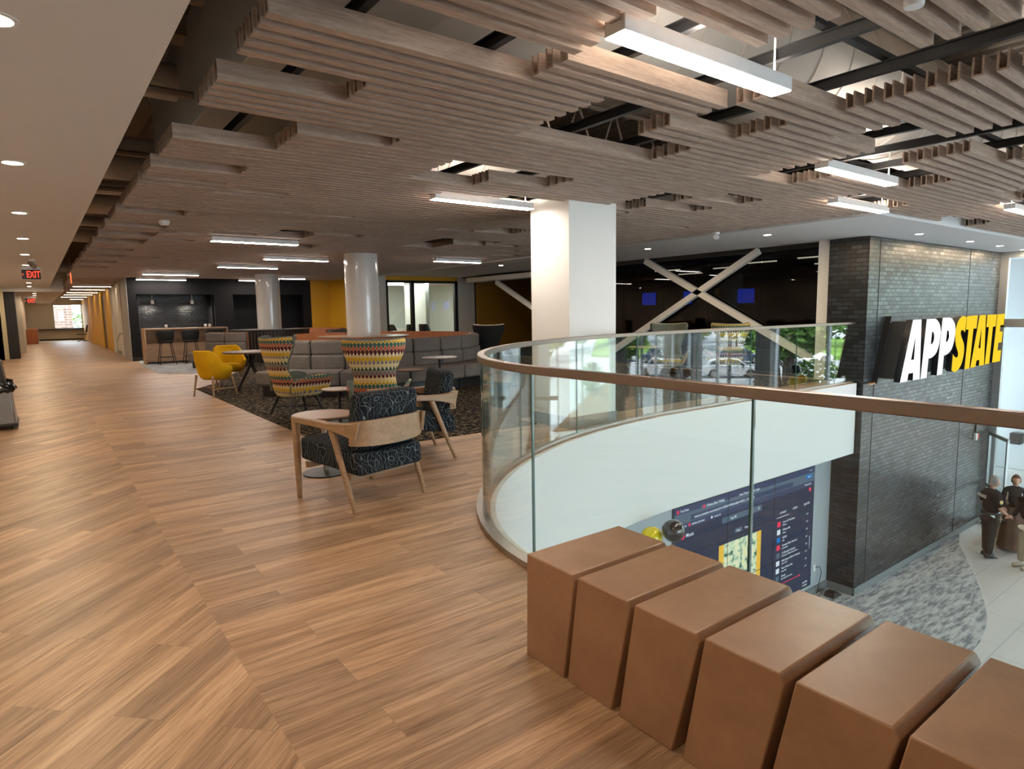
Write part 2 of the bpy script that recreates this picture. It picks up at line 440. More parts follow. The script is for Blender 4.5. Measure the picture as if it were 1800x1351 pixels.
# ------------------------------------------------------------------ mesh builder
class MB:
    def __init__(s): s.v = []; s.f = []; s.mi = []; s.uv = {}
    def add(s, vs, fs, mi=0):
        o = len(s.v); s.v += [tuple(q) for q in vs]
        for f in fs: s.f.append(tuple(o+i for i in f)); s.mi.append(mi)
        return s
    def box(s, x0, x1, y0, y1, z0, z1, mi=0):
        return s.add([(x0,y0,z0),(x1,y0,z0),(x1,y1,z0),(x0,y1,z0),(x0,y0,z1),(x1,y0,z1),(x1,y1,z1),(x0,y1,z1)],
              [(0,3,2,1),(4,5,6,7),(0,1,5,4),(1,2,6,5),(2,3,7,6),(3,0,4,7)], mi)
    def hull8(s, pts, mi=0):   # 4 bottom then 4 top
        return s.add(pts, [(0,3,2,1),(4,5,6,7),(0,1,5,4),(1,2,6,5),(2,3,7,6),(3,0,4,7)], mi)
    def prism(s, poly, a, b, axis='Z', mi=0):
        """extrude a closed 2-D outline between a and b along an axis"""
        k = len(poly)
        def P(q, t):
            if axis == 'Z': return (q[0], q[1], t)
            if axis == 'Y': return (q[0], t, q[1])
            return (t, q[0], q[1])
        vs = [P(q, a) for q in poly]+[P(q, b) for q in poly]
        fs = [tuple(range(k))[::-1], tuple(range(k, 2*k))]+[(i, (i+1) % k, k+(i+1) % k, k+i) for i in range(k)]
        return s.add(vs, fs, mi)
    def tube(s, pts, r, seg=10, mi=0, r2=None, caps=True):
        pts = [Vector(q) for q in pts]; k = len(pts); rings = []
        for i, q in enumerate(pts):
            t = (pts[min(i+1, k-1)]-pts[max(i-1, 0)]).normalized()
            a = t.orthogonal().normalized() if i == 0 else (pa-t*pa.dot(t)).normalized()
            pa = a; b = t.cross(a)
            rad_ = r if r2 is None else r+(r2-r)*i/(k-1)
            if isinstance(r, (list, tuple)): rad_ = r[i]
            rings.append([q+a*rad_*cos(2*pi*j/seg)+b*rad_*sin(2*pi*j/seg) for j in range(seg)])
        vs = [v for rg in rings for v in rg]; fs = []
        for i in range(k-1):
            for j in range(seg):
                fs.append((i*seg+j, i*seg+(j+1) % seg, (i+1)*seg+(j+1) % seg, (i+1)*seg+j))
        if caps: fs.append(tuple(range(seg))[::-1]); fs.append(tuple((k-1)*seg+j for j in range(seg)))
        return s.add(vs, fs, mi)
    def lathe(s, prof, c=(0, 0, 0), seg=32, mi=0, a0=0, a1=2*pi, ring=False):
        """profile of (radius, z)"""
        full = abs(a1-a0-2*pi) < 1e-6
        m = seg if full else seg+1
        vs = []; fs = []
        for r, z in prof:
            for j in range(m):
                a = a0+(a1-a0)*j/seg
                vs.append((c[0]+r*cos(a), c[1]+r*sin(a), c[2]+z))
        for i in range(len(prof)-1):
            for j in range(seg):
                j2 = (j+1) % m
                fs.append((i*m+j, i*m+j2, (i+1)*m+j2, (i+1)*m+j))
        if ring:
            k = len(prof)-1
            for j in range(seg): fs.append((k*m+j, k*m+(j+1) % m, (j+1) % m, j))
        elif full:
            if prof[0][0] > 1e-5: fs.append(tuple(range(m))[::-1])
            if prof[-1][0] > 1e-5: fs.append(tuple((len(prof)-1)*m+j for j in range(m)))
        return s.add(vs, fs, mi)
    def cyl(s, x, y, z0, z1, r, seg=24, mi=0): return s.lathe([(r, z0), (r, z1)], (x, y, 0), seg, mi)
    def grid(s, pts, mi=0, uvs=None):
        a = len(pts); b = len(pts[0]); o = len(s.v); fo = len(s.f)
        s.v += [tuple(q) for row in pts for q in row]
        for i in range(a-1):
            for j in range(b-1):
                s.f.append((o+i*b+j, o+i*b+j+1, o+(i+1)*b+j+1, o+(i+1)*b+j)); s.mi.append(mi)
                if uvs: s.uv[len(s.f)-1] = [uvs[i][j], uvs[i][j+1], uvs[i+1][j+1], uvs[i+1][j]]
        return s
    def build(s, name, mats, parent=None, loc=None, smooth=False, bevel=0, bseg=2, recenter=False, autos=False, rotz=0):
        me = bpy.data.meshes.new(name)
        me.from_pydata(s.v, [], s.f)
        if not isinstance(mats, (list, tuple)): mats = [mats]
        for q in mats: me.materials.append(q)
        me.polygons.foreach_set('material_index', s.mi)
        if s.uv:
            ul = me.uv_layers.new(name='UVMap')
            for pi_, pol in enumerate(me.polygons):
                if pi_ in s.uv:
                    for k, li in enumerate(pol.loop_indices): ul.data[li].uv = s.uv[pi_][k]
        bmm = bmesh.new(); bmm.from_mesh(me)
        bmesh.ops.recalc_face_normals(bmm, faces=bmm.faces); bmm.to_mesh(me); bmm.free()
        if smooth: me.polygons.foreach_set('use_smooth', [True]*len(me.polygons))
        if autos: me.set_sharp_from_angle(angle=rad(40))
        me.update()
        o = bpy.data.objects.new(name, me); COL.objects.link(o)
        if parent: o.parent = parent
        if loc: o.location = loc
        if rotz: o.rotation_euler.z = rotz
        if bevel:
            b = o.modifiers.new('bevel', 'BEVEL'); b.width = bevel; b.segments = bseg; b.limit_method = 'ANGLE'; b.angle_limit = rad(35)
            if not smooth:
                me.polygons.foreach_set('use_smooth', [True]*len(me.polygons)); me.set_sharp_from_angle(angle=rad(50))
        return o

def tag(o, label=None, cat=None, group=None, kind=None):
    if label: o['label'] = label
    if cat: o['category'] = cat
    if group: o['group'] = group
    if kind: o['kind'] = kind
    return o
def struct(o): o['kind'] = 'structure'; return o
def thing(name, label, cat, loc=(0, 0, 0), rz=0, group=None):
    o = bpy.data.objects.new(name, None); COL.objects.link(o); o.empty_display_size = 0.1
    o.location = loc; o.rotation_euler = (0, 0, rz)
    return tag(o, label, cat, group)
def kids(o): return [c for c in bpy.data.objects if c.parent == o]
def copy_tree(o, parent=None):
    c = o.copy(); COL.objects.link(c)
    c.parent = parent
    for ch in kids(o):
        copy_tree(ch, c)
    return c
def place(o, loc, rz=0, label=None, group=None):
    o.location = loc; o.rotation_euler = (0, 0, rz)
    if label: o['label'] = label
    if group: o['group'] = group
    return o
def text_mesh(name, body, size, mat, parent=None, depth=0.002, align='CENTER', bold=0.0, xs=1.0):
    cu = bpy.data.curves.new(name, 'FONT'); cu.body = body; cu.size = size; cu.extrude = depth; cu.align_x = align; cu.align_y = 'CENTER'
    cu.offset = bold; cu.resolution_u = 2
    tmp = bpy.data.objects.new(name, cu); COL.objects.link(tmp)
    dg = bpy.context.evaluated_depsgraph_get()
    me = bpy.data.meshes.new_from_object(tmp.evaluated_get(dg))
    bpy.data.objects.remove(tmp); bpy.data.curves.remove(cu)
    me.materials.clear(); me.materials.append(mat)
    o = bpy.data.objects.new(name, me); COL.objects.link(o)
    if parent: o.parent = parent
    o.scale = (xs, 1, 1)
    return o
ORD = ['nearest', 'second nearest', 'third nearest', 'fourth nearest', 'fifth nearest', 'sixth nearest', 'seventh nearest', 'eighth nearest', 'ninth nearest', 'tenth nearest', 'eleventh nearest', 'twelfth nearest', 'thirteenth nearest', 'fourteenth nearest']

ZL = -4.07      # lower floor
ZS = 2.65       # underside of slats
ZO = 2.50       # corridor soffit
GX, GA, GB, GC, GY0 = 2.09, 4.87, 2.97, 6.96, 2.5    # railing line: straight at GX, ellipse about (GC,GY0), straight at y=5.47

def rail_path(off=0.0, y_start=-3.5, x_end=11.93, step=28):
    """list of (x,y); off > 0 moves towards the void"""
    P = [(GX+off, y_start), (GX+off, GY0)]
    for i in range(1, step+1):
        a = pi-(pi/2)*i/step
        P.append((GC+(GA-off)*cos(a), GY0+(GB-off)*sin(a)))
    P.append((x_end, GY0+GB-off))
    return P
def ribbon(path, w, z0, z1, mb=None, mi=0):
    """vertical-sided band of width w centred on the path"""
    mb = mb or MB(); k = len(path); L = []; R_ = []
    for i, q in enumerate(path):
        a = Vector(path[max(i-1, 0)]); b = Vector(path[min(i+1, k-1)])
        t = (b-a).normalized(); nn = Vector((-t.y, t.x))*w/2
        L.append((q[0]+nn.x, q[1]+nn.y)); R_.append((q[0]-nn.x, q[1]-nn.y))
    vs = []
    for l, r in zip(L, R_): vs += [(*l, z0), (*r, z0), (*r, z1), (*l, z1)]
    fs = [(0, 1, 2, 3), (4*(k-1)+3, 4*(k-1)+2, 4*(k-1)+1, 4*(k-1))]
    for i in range(k-1):
        a = 4*i; b = 4*(i+1)
        for j in range(4): fs.append((a+j, b+j, b+(j+1) % 4, a+(j+1) % 4))
    return mb.add(vs, fs, mi)

# ================================================================== SETTING
# upper floor slab with the curved void
fl = MB()
outer = [(-5, -3.5), (-5, 52), (22, 52), (22, 16), (12.2, 16), (12.2, 6.0), (11.95, 6.0), (11.95, GY0+GB)]
edge = rail_path(0.045)[::-1]
poly = outer+[(11.95, edge[0][1])]+edge[1:]
bmf = bmesh.new()
vsf = [bmf.verts.new((x, y, 0)) for x, y in poly]
ff = bmf.faces.new(vsf)
bmesh.ops.triangulate(bmf, faces=[ff])
me = bpy.data.meshes.new('floor'); bmf.to_mesh(me); bmf.free(); me.materials.append(floor_m)
fo = bpy.data.objects.new('floor', me); COL.objects.link(fo); struct(fo)
sm = fo.modifiers.new('thick', 'SOLIDIFY'); sm.thickness = 0.25; sm.offset = -1
for p_ in me.polygons:
    if p_.normal.z < 0: p_.flip()

# white fascia of the balcony
struct(ribbon(rail_path(0.065), 0.04, -1.31, -0.004).build('trim_1', fascia_m, smooth=True, autos=True))
# ceiling of the storey below, seen only by light
struct(MB().box(-5, 2.1, -3.5, 5.4, -1.33, -1.27).build('ceiling_lower', white_m))
# lower floor
struct(MB().box(0.0, 19.3, -14, 6.2, ZL-0.2, ZL).build('floor_lower', ftile_m))
struct(MB().box(19.3, 26, -14, 9, ZL-0.2, ZL-0.002).build('floor_vestibule', ftile_m))
# lower grey carpet with a curved edge
cp = [(11.9, 5.28), (17.31, 5.28), (16.5, 5.02), (15.59, 4.58), (14.75, 4.18), (14.05, 3.87), (13.5, 3.65), (13.07, 3.49), (12.7, 3.38), (12.33, 3.31), (11.9, 3.24), (11.46, 3.21), (10.5, 3.22), (9.3, 3.4), (8.0, 3.75), (6.8, 4.2), (5.6, 4.9), (5.0, 5.78), (11.9, 5.78)]
tag(MB().prism(cp, ZL, ZL+0.012).build('carpet', gcarpet_m), 'mottled grey carpet with a curved edge on the lower floor by the brick wall', 'carpet')
# screen wall under the balcony
struct(MB().box(3.0, 12.02, 5.82, 6.0, ZL, -0.3).build('wall_screen', simple('blue_grey_paint', (0.36, 0.40, 0.42), 0.6, noise=0.02, scale=3)))
struct(MB().box(3.0, 12.0, 5.79, 5.82, ZL, ZL+0.15).build('baseboard_screen', base_m))
struct(MB().box(1.9, 2.1, -14, 6.0, ZL, -1.3).build('wall_lower_left', white_m))
# brick pier
struct(MB().box(12.0, 18.93, 5.3, 6.02, ZL, ZS-0.02).build('wall_brick', brick_m))
struct(MB().box(11.985, 18.93, 5.285, 5.3, ZL, ZL+0.15).box(11.985, 12.0, 5.285, 6.0, ZL, ZL+0.15).build('baseboard_brick', base_m))
# movement joints in the brickwork
struct(MB().box(12.42, 12.432, 5.294, 5.302, ZL+.15, 2.6).box(16.9, 16.912, 5.294, 5.302, ZL+.15, 2.6).build('trim_2', blackm_m))

# soffits
def soffit(name, poly, z0, z1, m=ceil_m): return struct(MB().prism(poly, z0, z1).build(name, m))
soffit('ceiling_corridor', [(-5, -3.5), (0.53, -3.5), (0.53, 28.2), (-5, 28.2)], ZO, ZO+0.5)
soffit('ceiling_corridor_far', [(-5, 28.2), (0.95, 28.2), (0.95, 52), (-5, 52)], 2.36, 3.0)
soffit('ceiling_atrium', [(9.25, 4.02), (19.3, 4.02), (19.3, 5.32), (22, 5.32), (22, 24), (9.25, 24)], 2.64, 2.80)
struct(MB().box(9.20, 9.27, 4.0, 24, 2.62, 2.95).box(9.25, 19.3, 3.97, 4.04, 2.62, 2.95).build('trim_3', ceil_m))
# structural deck above everything, corrugated
dk = MB()
dk.box(-5.2, 23, -14.2, 52.5, 4.35, 4.6)
x = -1.0
while x < 19.3:
    dk.hull8([(x, -14, 4.27), (x+.09, -14, 4.27), (x+.09, 30, 4.27), (x, 30, 4.27), (x-.03, -14, 4.36), (x+.12, -14, 4.36), (x+.12, 30, 4.36), (x-.03, 30, 4.36)])
    x += 0.24
struct(dk.build('ceiling_deck', deck_m))

# outer shell
struct(MB().box(-1.6, -1.45, -3.5, 28, 0, ZO).build('wall_left', wallw_m))
struct(MB().box(-5, 2.6, -3.65, -3.5, -1.3, 4.35).build('wall_back', wallw_m))
struct(MB().box(2.1, 19.3, -14.2, -14, 2.64, 4.35).box(19.3, 23, -14.2, -14, ZL, 4.35).build('wall_atrium_back', wallw_m))
bk = MB()  # unseen rear glazing, added to bring more daylight onto blocks and fascia
for k in range(11): bk.box(2.1+k*1.68, 2.17+k*1.68, -14.12, -14, ZL, 2.64)
bk.box(2.1, 19.0, -14.12, -14, .83, 1.03).box(2.1, 19.0, -14.12, -14, ZL, ZL+.12).box(2.1, 19., -14.12, -14, 2.52, 2.64)
bk_o = struct(bk.build('window_added_rear', alu_m))
MB().box(2.15, 19.0, -14.07, -14.058, ZL+.1, 2.55).build('pane', fglass_m, bk_o)
struct(MB().box(1.95, 2.1, -14, -3.5, -1.3, 4.35).build('wall_atrium_left', wallw_m))
struct(MB().box(-5.1, -5, -3.5, 52, 0, 4.35).build('wall_outer_left', wallw_m))

struct(MB().box(20.1, 20.3, 5.5, 26.8, -.3, 4.35).box(2.75, 20.3, 26.7, 26.9, -.3, 4.35).build('wall_outer_far', wallw_m))
struct(MB().box(2.6, 2.8, 23.5, 50.2, 2.6, 4.35).build('wall_corridor_top', wallw_m))
struct(MB().box(-5, 5.5, 50, 50.2, 2.5, 4.35).build('wall_corridor_end_top', wallw_m))
# far lounge walls (black, mustard, white)
bw = MB()
Yb = 23.4
for (a, b, z0, z1) in ((2.42, 2.65, 0, 2.68), (2.65, 4.96, 2.13, 2.68), (4.96, 5.56, 0, 2.68), (5.56, 8.0, 2.13, 2.68), (8.0, 8.29, 0, 2.68)):
    bw.box(a, b, Yb, Yb+0.15, z0, z1)
bw.box(2.65, 2.7, Yb+.15, Yb+1.0, 0, 2.2).box(4.9, 4.96, Yb+.15, Yb+1.0, 0, 2.2).box(2.6, 8.3, Yb+0.1, Yb+1.0, 2.13, 2.3)
bw.box(5.5, 8.3, Yb+0.9, Yb+1.05, 0, 2.3).box(5.5, 5.56, Yb+.1, Yb+1, 0, 2.3).box(8.2, 8.29, Yb+.1, Yb+1, 0, 2.3)
struct(bw.build('wall_far_black', black_wall_m))
struct(MB().box(2.7, 4.9, Yb+0.9, Yb+1.0, 0, 2.2).build('wall_kitchen_tile', tile_m))
struct(MB().box(2.40, 2.42, Yb-0.02, Yb+1.6, 0, 2.66).build('trim_4', simple('grey_corner_paint', (0.30, 0.29, 0.28), 0.45)))
struct(MB().box(8.29, 9.75, Yb, Yb+0.15, 0, 2.9).build('wall_far_yellow', yellow_wall_m))
struct(MB().box(2.42, 8.0, Yb-.015, Yb, 0, 0.12).build('baseboard_far', blackp_m))
# window wall to the classroom
Yw = 19.5
ww = MB().box(9.0, 9.45, Yw, Yw+0.15, 0, 2.66).box(12.25, 12.95, Yw-0.05, Yw+0.2, 0, 2.9).box(9.45, 12.25, Yw, Yw+.15, 0, 0.5)
struct(ww.build('wall_classroom', wallw_m))
struct(MB().box(9.0, 9.15, Yw+.15, Yb+.1, 0, 2.66).build('wall_far_return', yellow_wall_m))
struct(MB().box(9.45, 12.25, Yw, Yw+.15, 2.5, 2.66).build('trim_5', yellow_wall_m))
fr = MB()
for a, b in ((9.45, 9.52), (10.38, 10.5), (12.13, 12.25)): fr.box(a, b, Yw-.02, Yw+.1, .5, 2.5)
fr.box(9.45, 12.25, Yw-.02, Yw+.1, 2.42, 2.5).box(9.45, 12.25, Yw-.02, Yw+.1, .5, .58)
wn_o = struct(fr.build('window_1', blackm_m))
MB().box(9.5, 12.2, Yw+.03, Yw+.042, .55, 2.45).build('pane', fglass_m, wn_o)
# classroom beyond
struct(MB().box(9.2, 14.9, 26.5, 26.6, 0, 2.9).box(14.9, 15.0, Yw, 26.6, 0, 2.9).box(9.0, 9.1, Yb+.2, 26.6, 0, 2.9).box(11.95, 12.1, 21.3, 23.0, 0, 2.6).build('wall_classroom_inner', simple('classroom_paint', (0.60, 0.64, 0.58), .7)))
struct(MB().box(9.15, 14.9, Yw+.1, 26.6, 2.6, 2.7).build('ceiling_classroom', ceil_m))
struct(MB().box(9.9, 10.7, 26.44, 26.5, 0, 2.2).build('door_1', wood('door_wood', (.45, .28, .14), (.55, .36, .2), .5, 'Z')))
area('classroom_lamp', (11.5, 23, 2.5), 3.0, 55, (0.95, 1, 0.92), 3.0)
# mustard wall behind the atrium walkway and dark glass partition
struct(MB().box(12.95, 17.5, Yw-.3, Yw-.15, 0, 2.66).build('wall_mustard', simple('deep_mustard_paint', (0.36, 0.185, 0.010), .65)))
struct(MB().box(12.3, 20, 6.1, 6.2, -.2, 2.66).box(20, 20.1, 6.1, Yw, 0, 2.66).box(12.95, 20, Yw-.15, Yw, 0, 2.66).build('wall_dark_room', simple('dark_room_paint', (0.02, 0.02, 0.022), .7)))
struct(MB().box(12.25, 20, 6.2, Yw-.1, -.2, .001).build('floor_dark_room', simple('dark_room_carpet', (0.02, 0.02, 0.02), .9)))
struct(MB().box(12.4, 20, 6.1, Yw-.1, 2.60, 2.64).build('ceiling_dark_room', simple('dark_ceiling', (0.03, 0.028, 0.028), .8)))
gp = MB()
gy = [6.3, 7.6, 8.9, 10.2, 11.5, 12.8, 14.1]
for a, b in zip(gy[:-1], gy[1:]): gp.box(12.32, 12.335, a+.006, b-.006, .04, 2.56)
wd = struct(gp.build('window_2', dglass_m))
MB().box(12.27, 12.38, 6.25, 14.15, 2.54, 2.64).box(12.27, 12.38, 6.25, 14.15, 0, .05).box(12.27, 12.38, 14.1, 14.2, 0, 2.6).build('window_frame', blackm_m, wd)

# corridor beyond the lounge
struct(MB().box(2.6, 2.75, Yb+1.6, 30.0, 0, 2.6).box(2.52, 2.75, 26.6, 27.4, 0, 2.6).box(2.52, 2.75, 29.3, 30.2, 0, 2.6).build('wall_corridor_right', wallw_m))
struct(MB().box(2.56, 2.75, 30.2, 33.6, 0, 2.6).box(2.56, 2.75, 35.0, 50, 0, 2.6).build('wall_corridor_yellow', yellow_wall_m))
struct(MB().box(2.6, 2.7, 33.6, 35.0, 0, 2.4).build('door_2', blackm_m))
struct(MB().box(2.58, 2.6, 24.9, 30.2, 0, .12).build('baseboard_corridor', base_m))
yf = 50.0
struct(MB().box(-3, 1.0, yf, yf+.2, 0, 2.5).box(1.0, 5.5, yf, yf+.2, 0, .76).box(1.0, 5.5, yf, yf+.2, 2.29, 2.5).box(3.75, 5.5, yf, yf+.2, .76, 2.29).build('wall_corridor_end', wallw_m))
struct(MB().box(-.5, -.4, 33.9, yf, 0, 2.4).box(-1.0, -.35, 33.2, 33.9, 0, 2.4).build('wall_corridor_left', wallw_m))
struct(MB().box(-3, -0.9, 28.0, 28.15, 0, ZO).box(-1.05, -0.78, 28.0, 28.5, 0, ZO).build('wall_left_stub', simple('cream_panel_paint', (0.55, 0.50, 0.34), .6)))
wf = struct(MB().box(1.0, 1.06, yf, yf+.1, .76, 2.29).box(2.5, 2.58, yf, yf+.1, .76, 2.29).box(3.7, 3.76, yf, yf+.1, .76, 2.29).box(1.0, 3.76, yf, yf+.1, 2.25, 2.3).box(1., 3.76, yf, yf+.1, .74, .79).build('window_3', alu_m))
MB().box(1.0, 3.75, yf+.05, yf+.06, .78, 2.27).build('pane', fglass_m, wf)
tag(MB().box(.2, 3.8, yf-.35, yf, .68, .74).build('window_ledge', blackm_m), 'dark ledge running under the window at the far end of the corridor', 'ledge')
struct(MB().box(.2, 3.8, yf-.02, yf, .0, .1).build('baseboard_end', blackp_m))
tag(MB().box(-.38, .12, 44.7, yf-.02, 0, .82).build('service_counter', orange_m, bevel=.01), 'brown wood counter end at the left of the far corridor', 'counter')
struct(MB().box(-.6, 5.5, 46.0, 50, 0.0, .012).build('floor_corridor_end', simple('cream_vinyl', (0.62, 0.52, 0.38), .5)))
# dark ribbed panel at left
rp = MB().box(-.78, -.50, 28.6, 29.5, 0, 2.36)
for i in range(9): rp.box(-.80, -.775, 28.6+i*.1, 28.65+i*.1, 0, 2.36).box(-.505, -.48, 28.6+i*.1, 28.65+i*.1, 0, 2.36)
for i in range(3): rp.box(-.76+i*.1, -.71+i*.1, 28.57, 28.6, 0, 2.36)
tag(rp.build('ribbed_panel', blackw_m), 'black vertically ribbed panel standing at the left side of the corridor', 'panel')

# lounge carpet and kitchen carpet
lc = [(2.4, 13.4), (2.4, 7.05), (3.25, 6.06), (4.9, 6.02), (4.9, 6.5), (5.85, 6.5), (5.85, 6.05), (11.9, 6.02), (11.9, 19.4), (5, 19.4), (3.0, 14.3)]
tag(MB().prism(lc, 0.0, 0.008).build('carpet', carpet_m), 'dark carpet with cream flecks under the lounge seating', 'carpet')
tag(MB().prism([(2.4, 21.2), (2.4, 17.9), (3.1, 17.0), (4.2, 17.0), (4.2, 18.5), (8, 18.6), (8.2, 23.4), (2.6, 23.4)], 0.0, 0.006).build('carpet', gcarpet_m), 'grey patterned carpet in front of the kitchen bar', 'carpet')
# square column
sq = struct(MB().box(4.98, 5.75, 5.50, 6.20, 0, 2.75).build('wall_square_column', white_m))
struct(MB().box(4.965, 5.765, 5.487, 6.215, 0, .14).build('baseboard_column', base_m))
for (x, y, nm) in ((5.65, 12.8, 'in the middle of the round sofa'), (5.88, 20.4, 'rising from the dark slatted drum')):
    tag(MB().lathe([(.355, 0), (.355, 2.8)], (x, y, 0), 48).build('round_column', colgloss_m, smooth=True, autos=True), 'glossy white round column ' + nm, 'column')
# X bracing and end column in front of the dark glass
def beam(p, q, w, d, mb):
    p, q = Vector(p), Vector(q); t = (q-p).normalized(); nrm = Vector((1, 0, 0)); s_ = t.cross(nrm).normalized()*w/2; dd = nrm*d/2
    return mb.hull8([p-s_-dd, p+s_-dd, p+s_+dd, p-s_+dd, q-s_-dd, q+s_-dd, q+s_+dd, q-s_+dd])
cr = thing('cross_brace', 'pale crossed steel braces in front of the black glass partition', 'brace', (12.2, 9, 0))
for nm, a, b in (('rising_brace', (0, 2.6-.02, 0), (0, 0, 0)),):
    pass
beam((0, 10.66-9, 2.58), (0, 6.38-9, 0.37), .13, .12, MB()).build('brace', white_m, cr)
beam((0, 7.60-9, 2.57), (0, 12.2-9, 0.09), .13, .12, MB()).build('brace', white_m, cr)
tag(beam((12.2, 17.0, 2.36), (12.2, 12.6, .36), .13, .12, MB()).build('brace', white_m), 'single pale diagonal brace in front of the mustard wall', 'brace')
tag(MB().box(12.05, 12.28, 6.03, 6.25, 0, 2.64).build('slim_column', white_m), 'slim white column beside the black brick pier', 'column')
tag(MB().box(12.0, 12.5, 14.0, 18.5, 2.42, 2.56).build('ceiling_beam', white_m), 'pale horizontal beam above the mustard wall', 'beam')

# facade --------------------------------------------------------------
fx = 19.0
my = [5.25, 3.2, 1.5, -.2, -1.9, -3.6, -5.2, -6.9, -8.6, -10.3, -12.0, -14.0]
fm = MB()
for y in my: fm.box(fx-.06, fx+.08, y-.035, y+.035, ZL, 2.62)
fm.box(fx-.06, fx+.08, -14, 5.28, 2.5, 2.64).box(fx-.07, fx+.09, -14, 5.28, .83, 1.03).box(fx-.06, fx+.08, -14, 3.2, ZL, ZL+.12)
fm.box(fx-.06, fx+.08, 3.2, 5.25, -1.62, -1.48)
fw_ = struct(fm.build('window_4', alu_m))
pn = MB()
for a, b in zip(my[1:], my[:-1]):
    pn.box(fx, fx+.012, a+.03, b-.03, 1.03, 2.5).box(fx, fx+.012, a+.03, b-.03, ZL+.1 if b < 4 else -1.5, .83)
pn.build('pane', fglass_m, fw_)
struct(MB().box(fx-.02, fx+.35, -14, 6.0, 2.64, 4.4).build('wall_facade_top', wallw_m))
# bright exterior wing seen past the brick pier
struct(MB().box(22.5, 22.7, 3.6, 9.0, ZL, 3.6).build('wall_vestibule', simple('pale_metal_panel', (0.50, 0.56, 0.60), .5, noise=.03, scale=2)))
struct(MB().box(22.44, 22.5, 3.6, 9.0, -3.72, -3.40).build('trim_6', alu_m))
tag(MB().box(22.2, 22.5, 5.45, 5.72, -2.62, -2.3).build('wall_loudspeaker', blackp_m, bevel=.02), 'black box speaker on the pale wall outside the entrance', 'speaker')
# =====================================================  CEILING SLATS
XB = [0.88, 1.57, 2.24, 2.91, 3.59, 4.27, 4.95, 5.62, 6.28, 6.95, 7.6, 8.25, 8.9, 9.2]
for k in range(15): XB.append(9.9+k*.67)
holes = [(-9, 2.24, 2.40, 2.84), (2.24, 3.59, 1.90, 2.40), (2.91, 4.27, 1.46, 1.90), (3.59, 4.27, .55, 1.46), (3.59, 4.27, 2.40, 2.86), (3.59, 4.27, 1.88, 2.05),
         (-9, 1.57, 3.36, 3.74), (-9, 2.24, 4.22, 4.46), (-9, 1.57, 4.46, 5.08), (-9, 1.57, 5.72, 6.06), (-9, 1.57, 6.58, 6.70), (-9, 2.24, 6.80, 6.92), (1.57, 2.24, 7.0, 7.12),
         (-9, 1.6, 8.50, 8.95), (-9, 1.6, 9.85, 10.3), (-9, 1.6, 10.95, 11.5), (-9, 1.6, 11.9, 12.7), (-9, 1.6, 13.6, 14.1), (-9, 1.6, 15, 15.6), (-9, 1.6, 16.6, 17.4), (-9, 1.6, 18.4, 19.2),
         (2.91, 4.27, 4.66, 5.06), (2.91, 3.59, 5.06, 5.46), (2.85, 3.59, 2.84, 3.72), (3.59, 4.27, 3.28, 3.74), (4.95, 5.62, 1.98, 2.42), (5.62, 6.28, 1.5, 3.6), (6.28, 7.6, 2.55, 3.05),
         (5.62, 6.95, 1.5, 2.0), (7.6, 8.9, 3.45, 3.96), (8.9, 9.6, 2.32, 2.6), (9.9, 11.24, 2.58, 2.96), (11.0, 12.1, 3.6, 3.9), (5.62, 6.1, 4.67, 5.6), (5.62, 6.95, 4.98, 5.3),
         (6.28, 6.95, 4.28, 4.66), (4.27, 5.0, 5.62, 6.2), (3.55, 4.9, 5.9, 6.2), (3.04, 4.36, 9.65, 10.0), (3.04, 3.65, 10, 10.6), (3.65, 4.3, 11.4, 12.2), (2.3, 3.45, 7.93, 8.1),
         (5.66, 6.3, 7.78, 8.35), (5.66, 6.95, 9.45, 10.1), (5.66, 6.3, 10.1, 10.9), (7.6, 8.25, 1.1, 1.75), (8.25, 9.2, .2, .8), (11.2, 12.6, 1.2, 1.6), (12.6, 13.9, 2.3, 2.6), (13.9, 14.6, .9, 1.3),
         (2.3, 3.7, 10.78, 10.95), (4.0, 5.3, 13.8, 14.0), (3.65, 5.0, 16.6, 16.8), (7.4, 8.8, 12.6, 12.8)]
rx = random.Random(5)
for k in range(40):
    a = rx.choice(XB[:12]); y = rx.uniform(5.5, 22)
    if k % 4 == 0: holes.append((a, a+.67, y, y+.3))
    else: holes.append((a, a+.67*rx.choice((1, 2)), y, y+.05))
for k in range(10):
    a = rx.choice(XB[14:24]); y = rx.uniform(-1, 3.6); holes.append((a, a+.67, y, y+rx.choice((.12, .3))))
pitch_s = 0.1143
slats = []
y = -0.95
while y < 48:
    if y < 3.95: x0, x1 = XB[0], 18.7
    elif y < 23.2: x0, x1 = XB[0], 9.18
    else: x0, x1 = 1.0, 2.5
    if y < 1.2 and False: x0 = 0.88
    cuts = sorted([(h[0], h[1]) for h in holes if h[2] <= y+.025 <= h[3] and y < 23.2])
    cur = x0
    if y > 23.2 and rx.random() < .25: cuts = [(1.0, 1.0+rx.uniform(.3, 1.2))]
    segs = []
    for a, b in cuts:
        if a > cur: segs.append((cur, min(a, x1)))
        cur = max(cur, b)
    if cur < x1: segs.append((cur, x1))
    for a, b in segs:
        if b-a > .1: slats.append((y, a+.004, b-.004))
    y += pitch_s
def slat_profile(mb, y, a, b, x_off=0.0, y_off=0.0):
    w, h, t = .058, .105, .011
    pr = [(0, h), (0, 0), (w, 0), (w, h), (w-t, h), (w-t, t), (t, t), (t, h)]
    k = 8
    vs = [(a-x_off, y-y_off+p, ZS+q) for p, q in pr]+[(b-x_off, y-y_off+p, ZS+q) for p, q in pr]
    fs = [(i, (i+1) % k, k+(i+1) % k, k+i) for i in range(k)]
    fs += [(0, 7, 6, 1), (1, 6, 5, 2), (2, 5, 4, 3), (8, 9, 14, 15), (9, 10, 13, 14), (10, 11, 12, 13)]
    return mb.add(vs, fs)
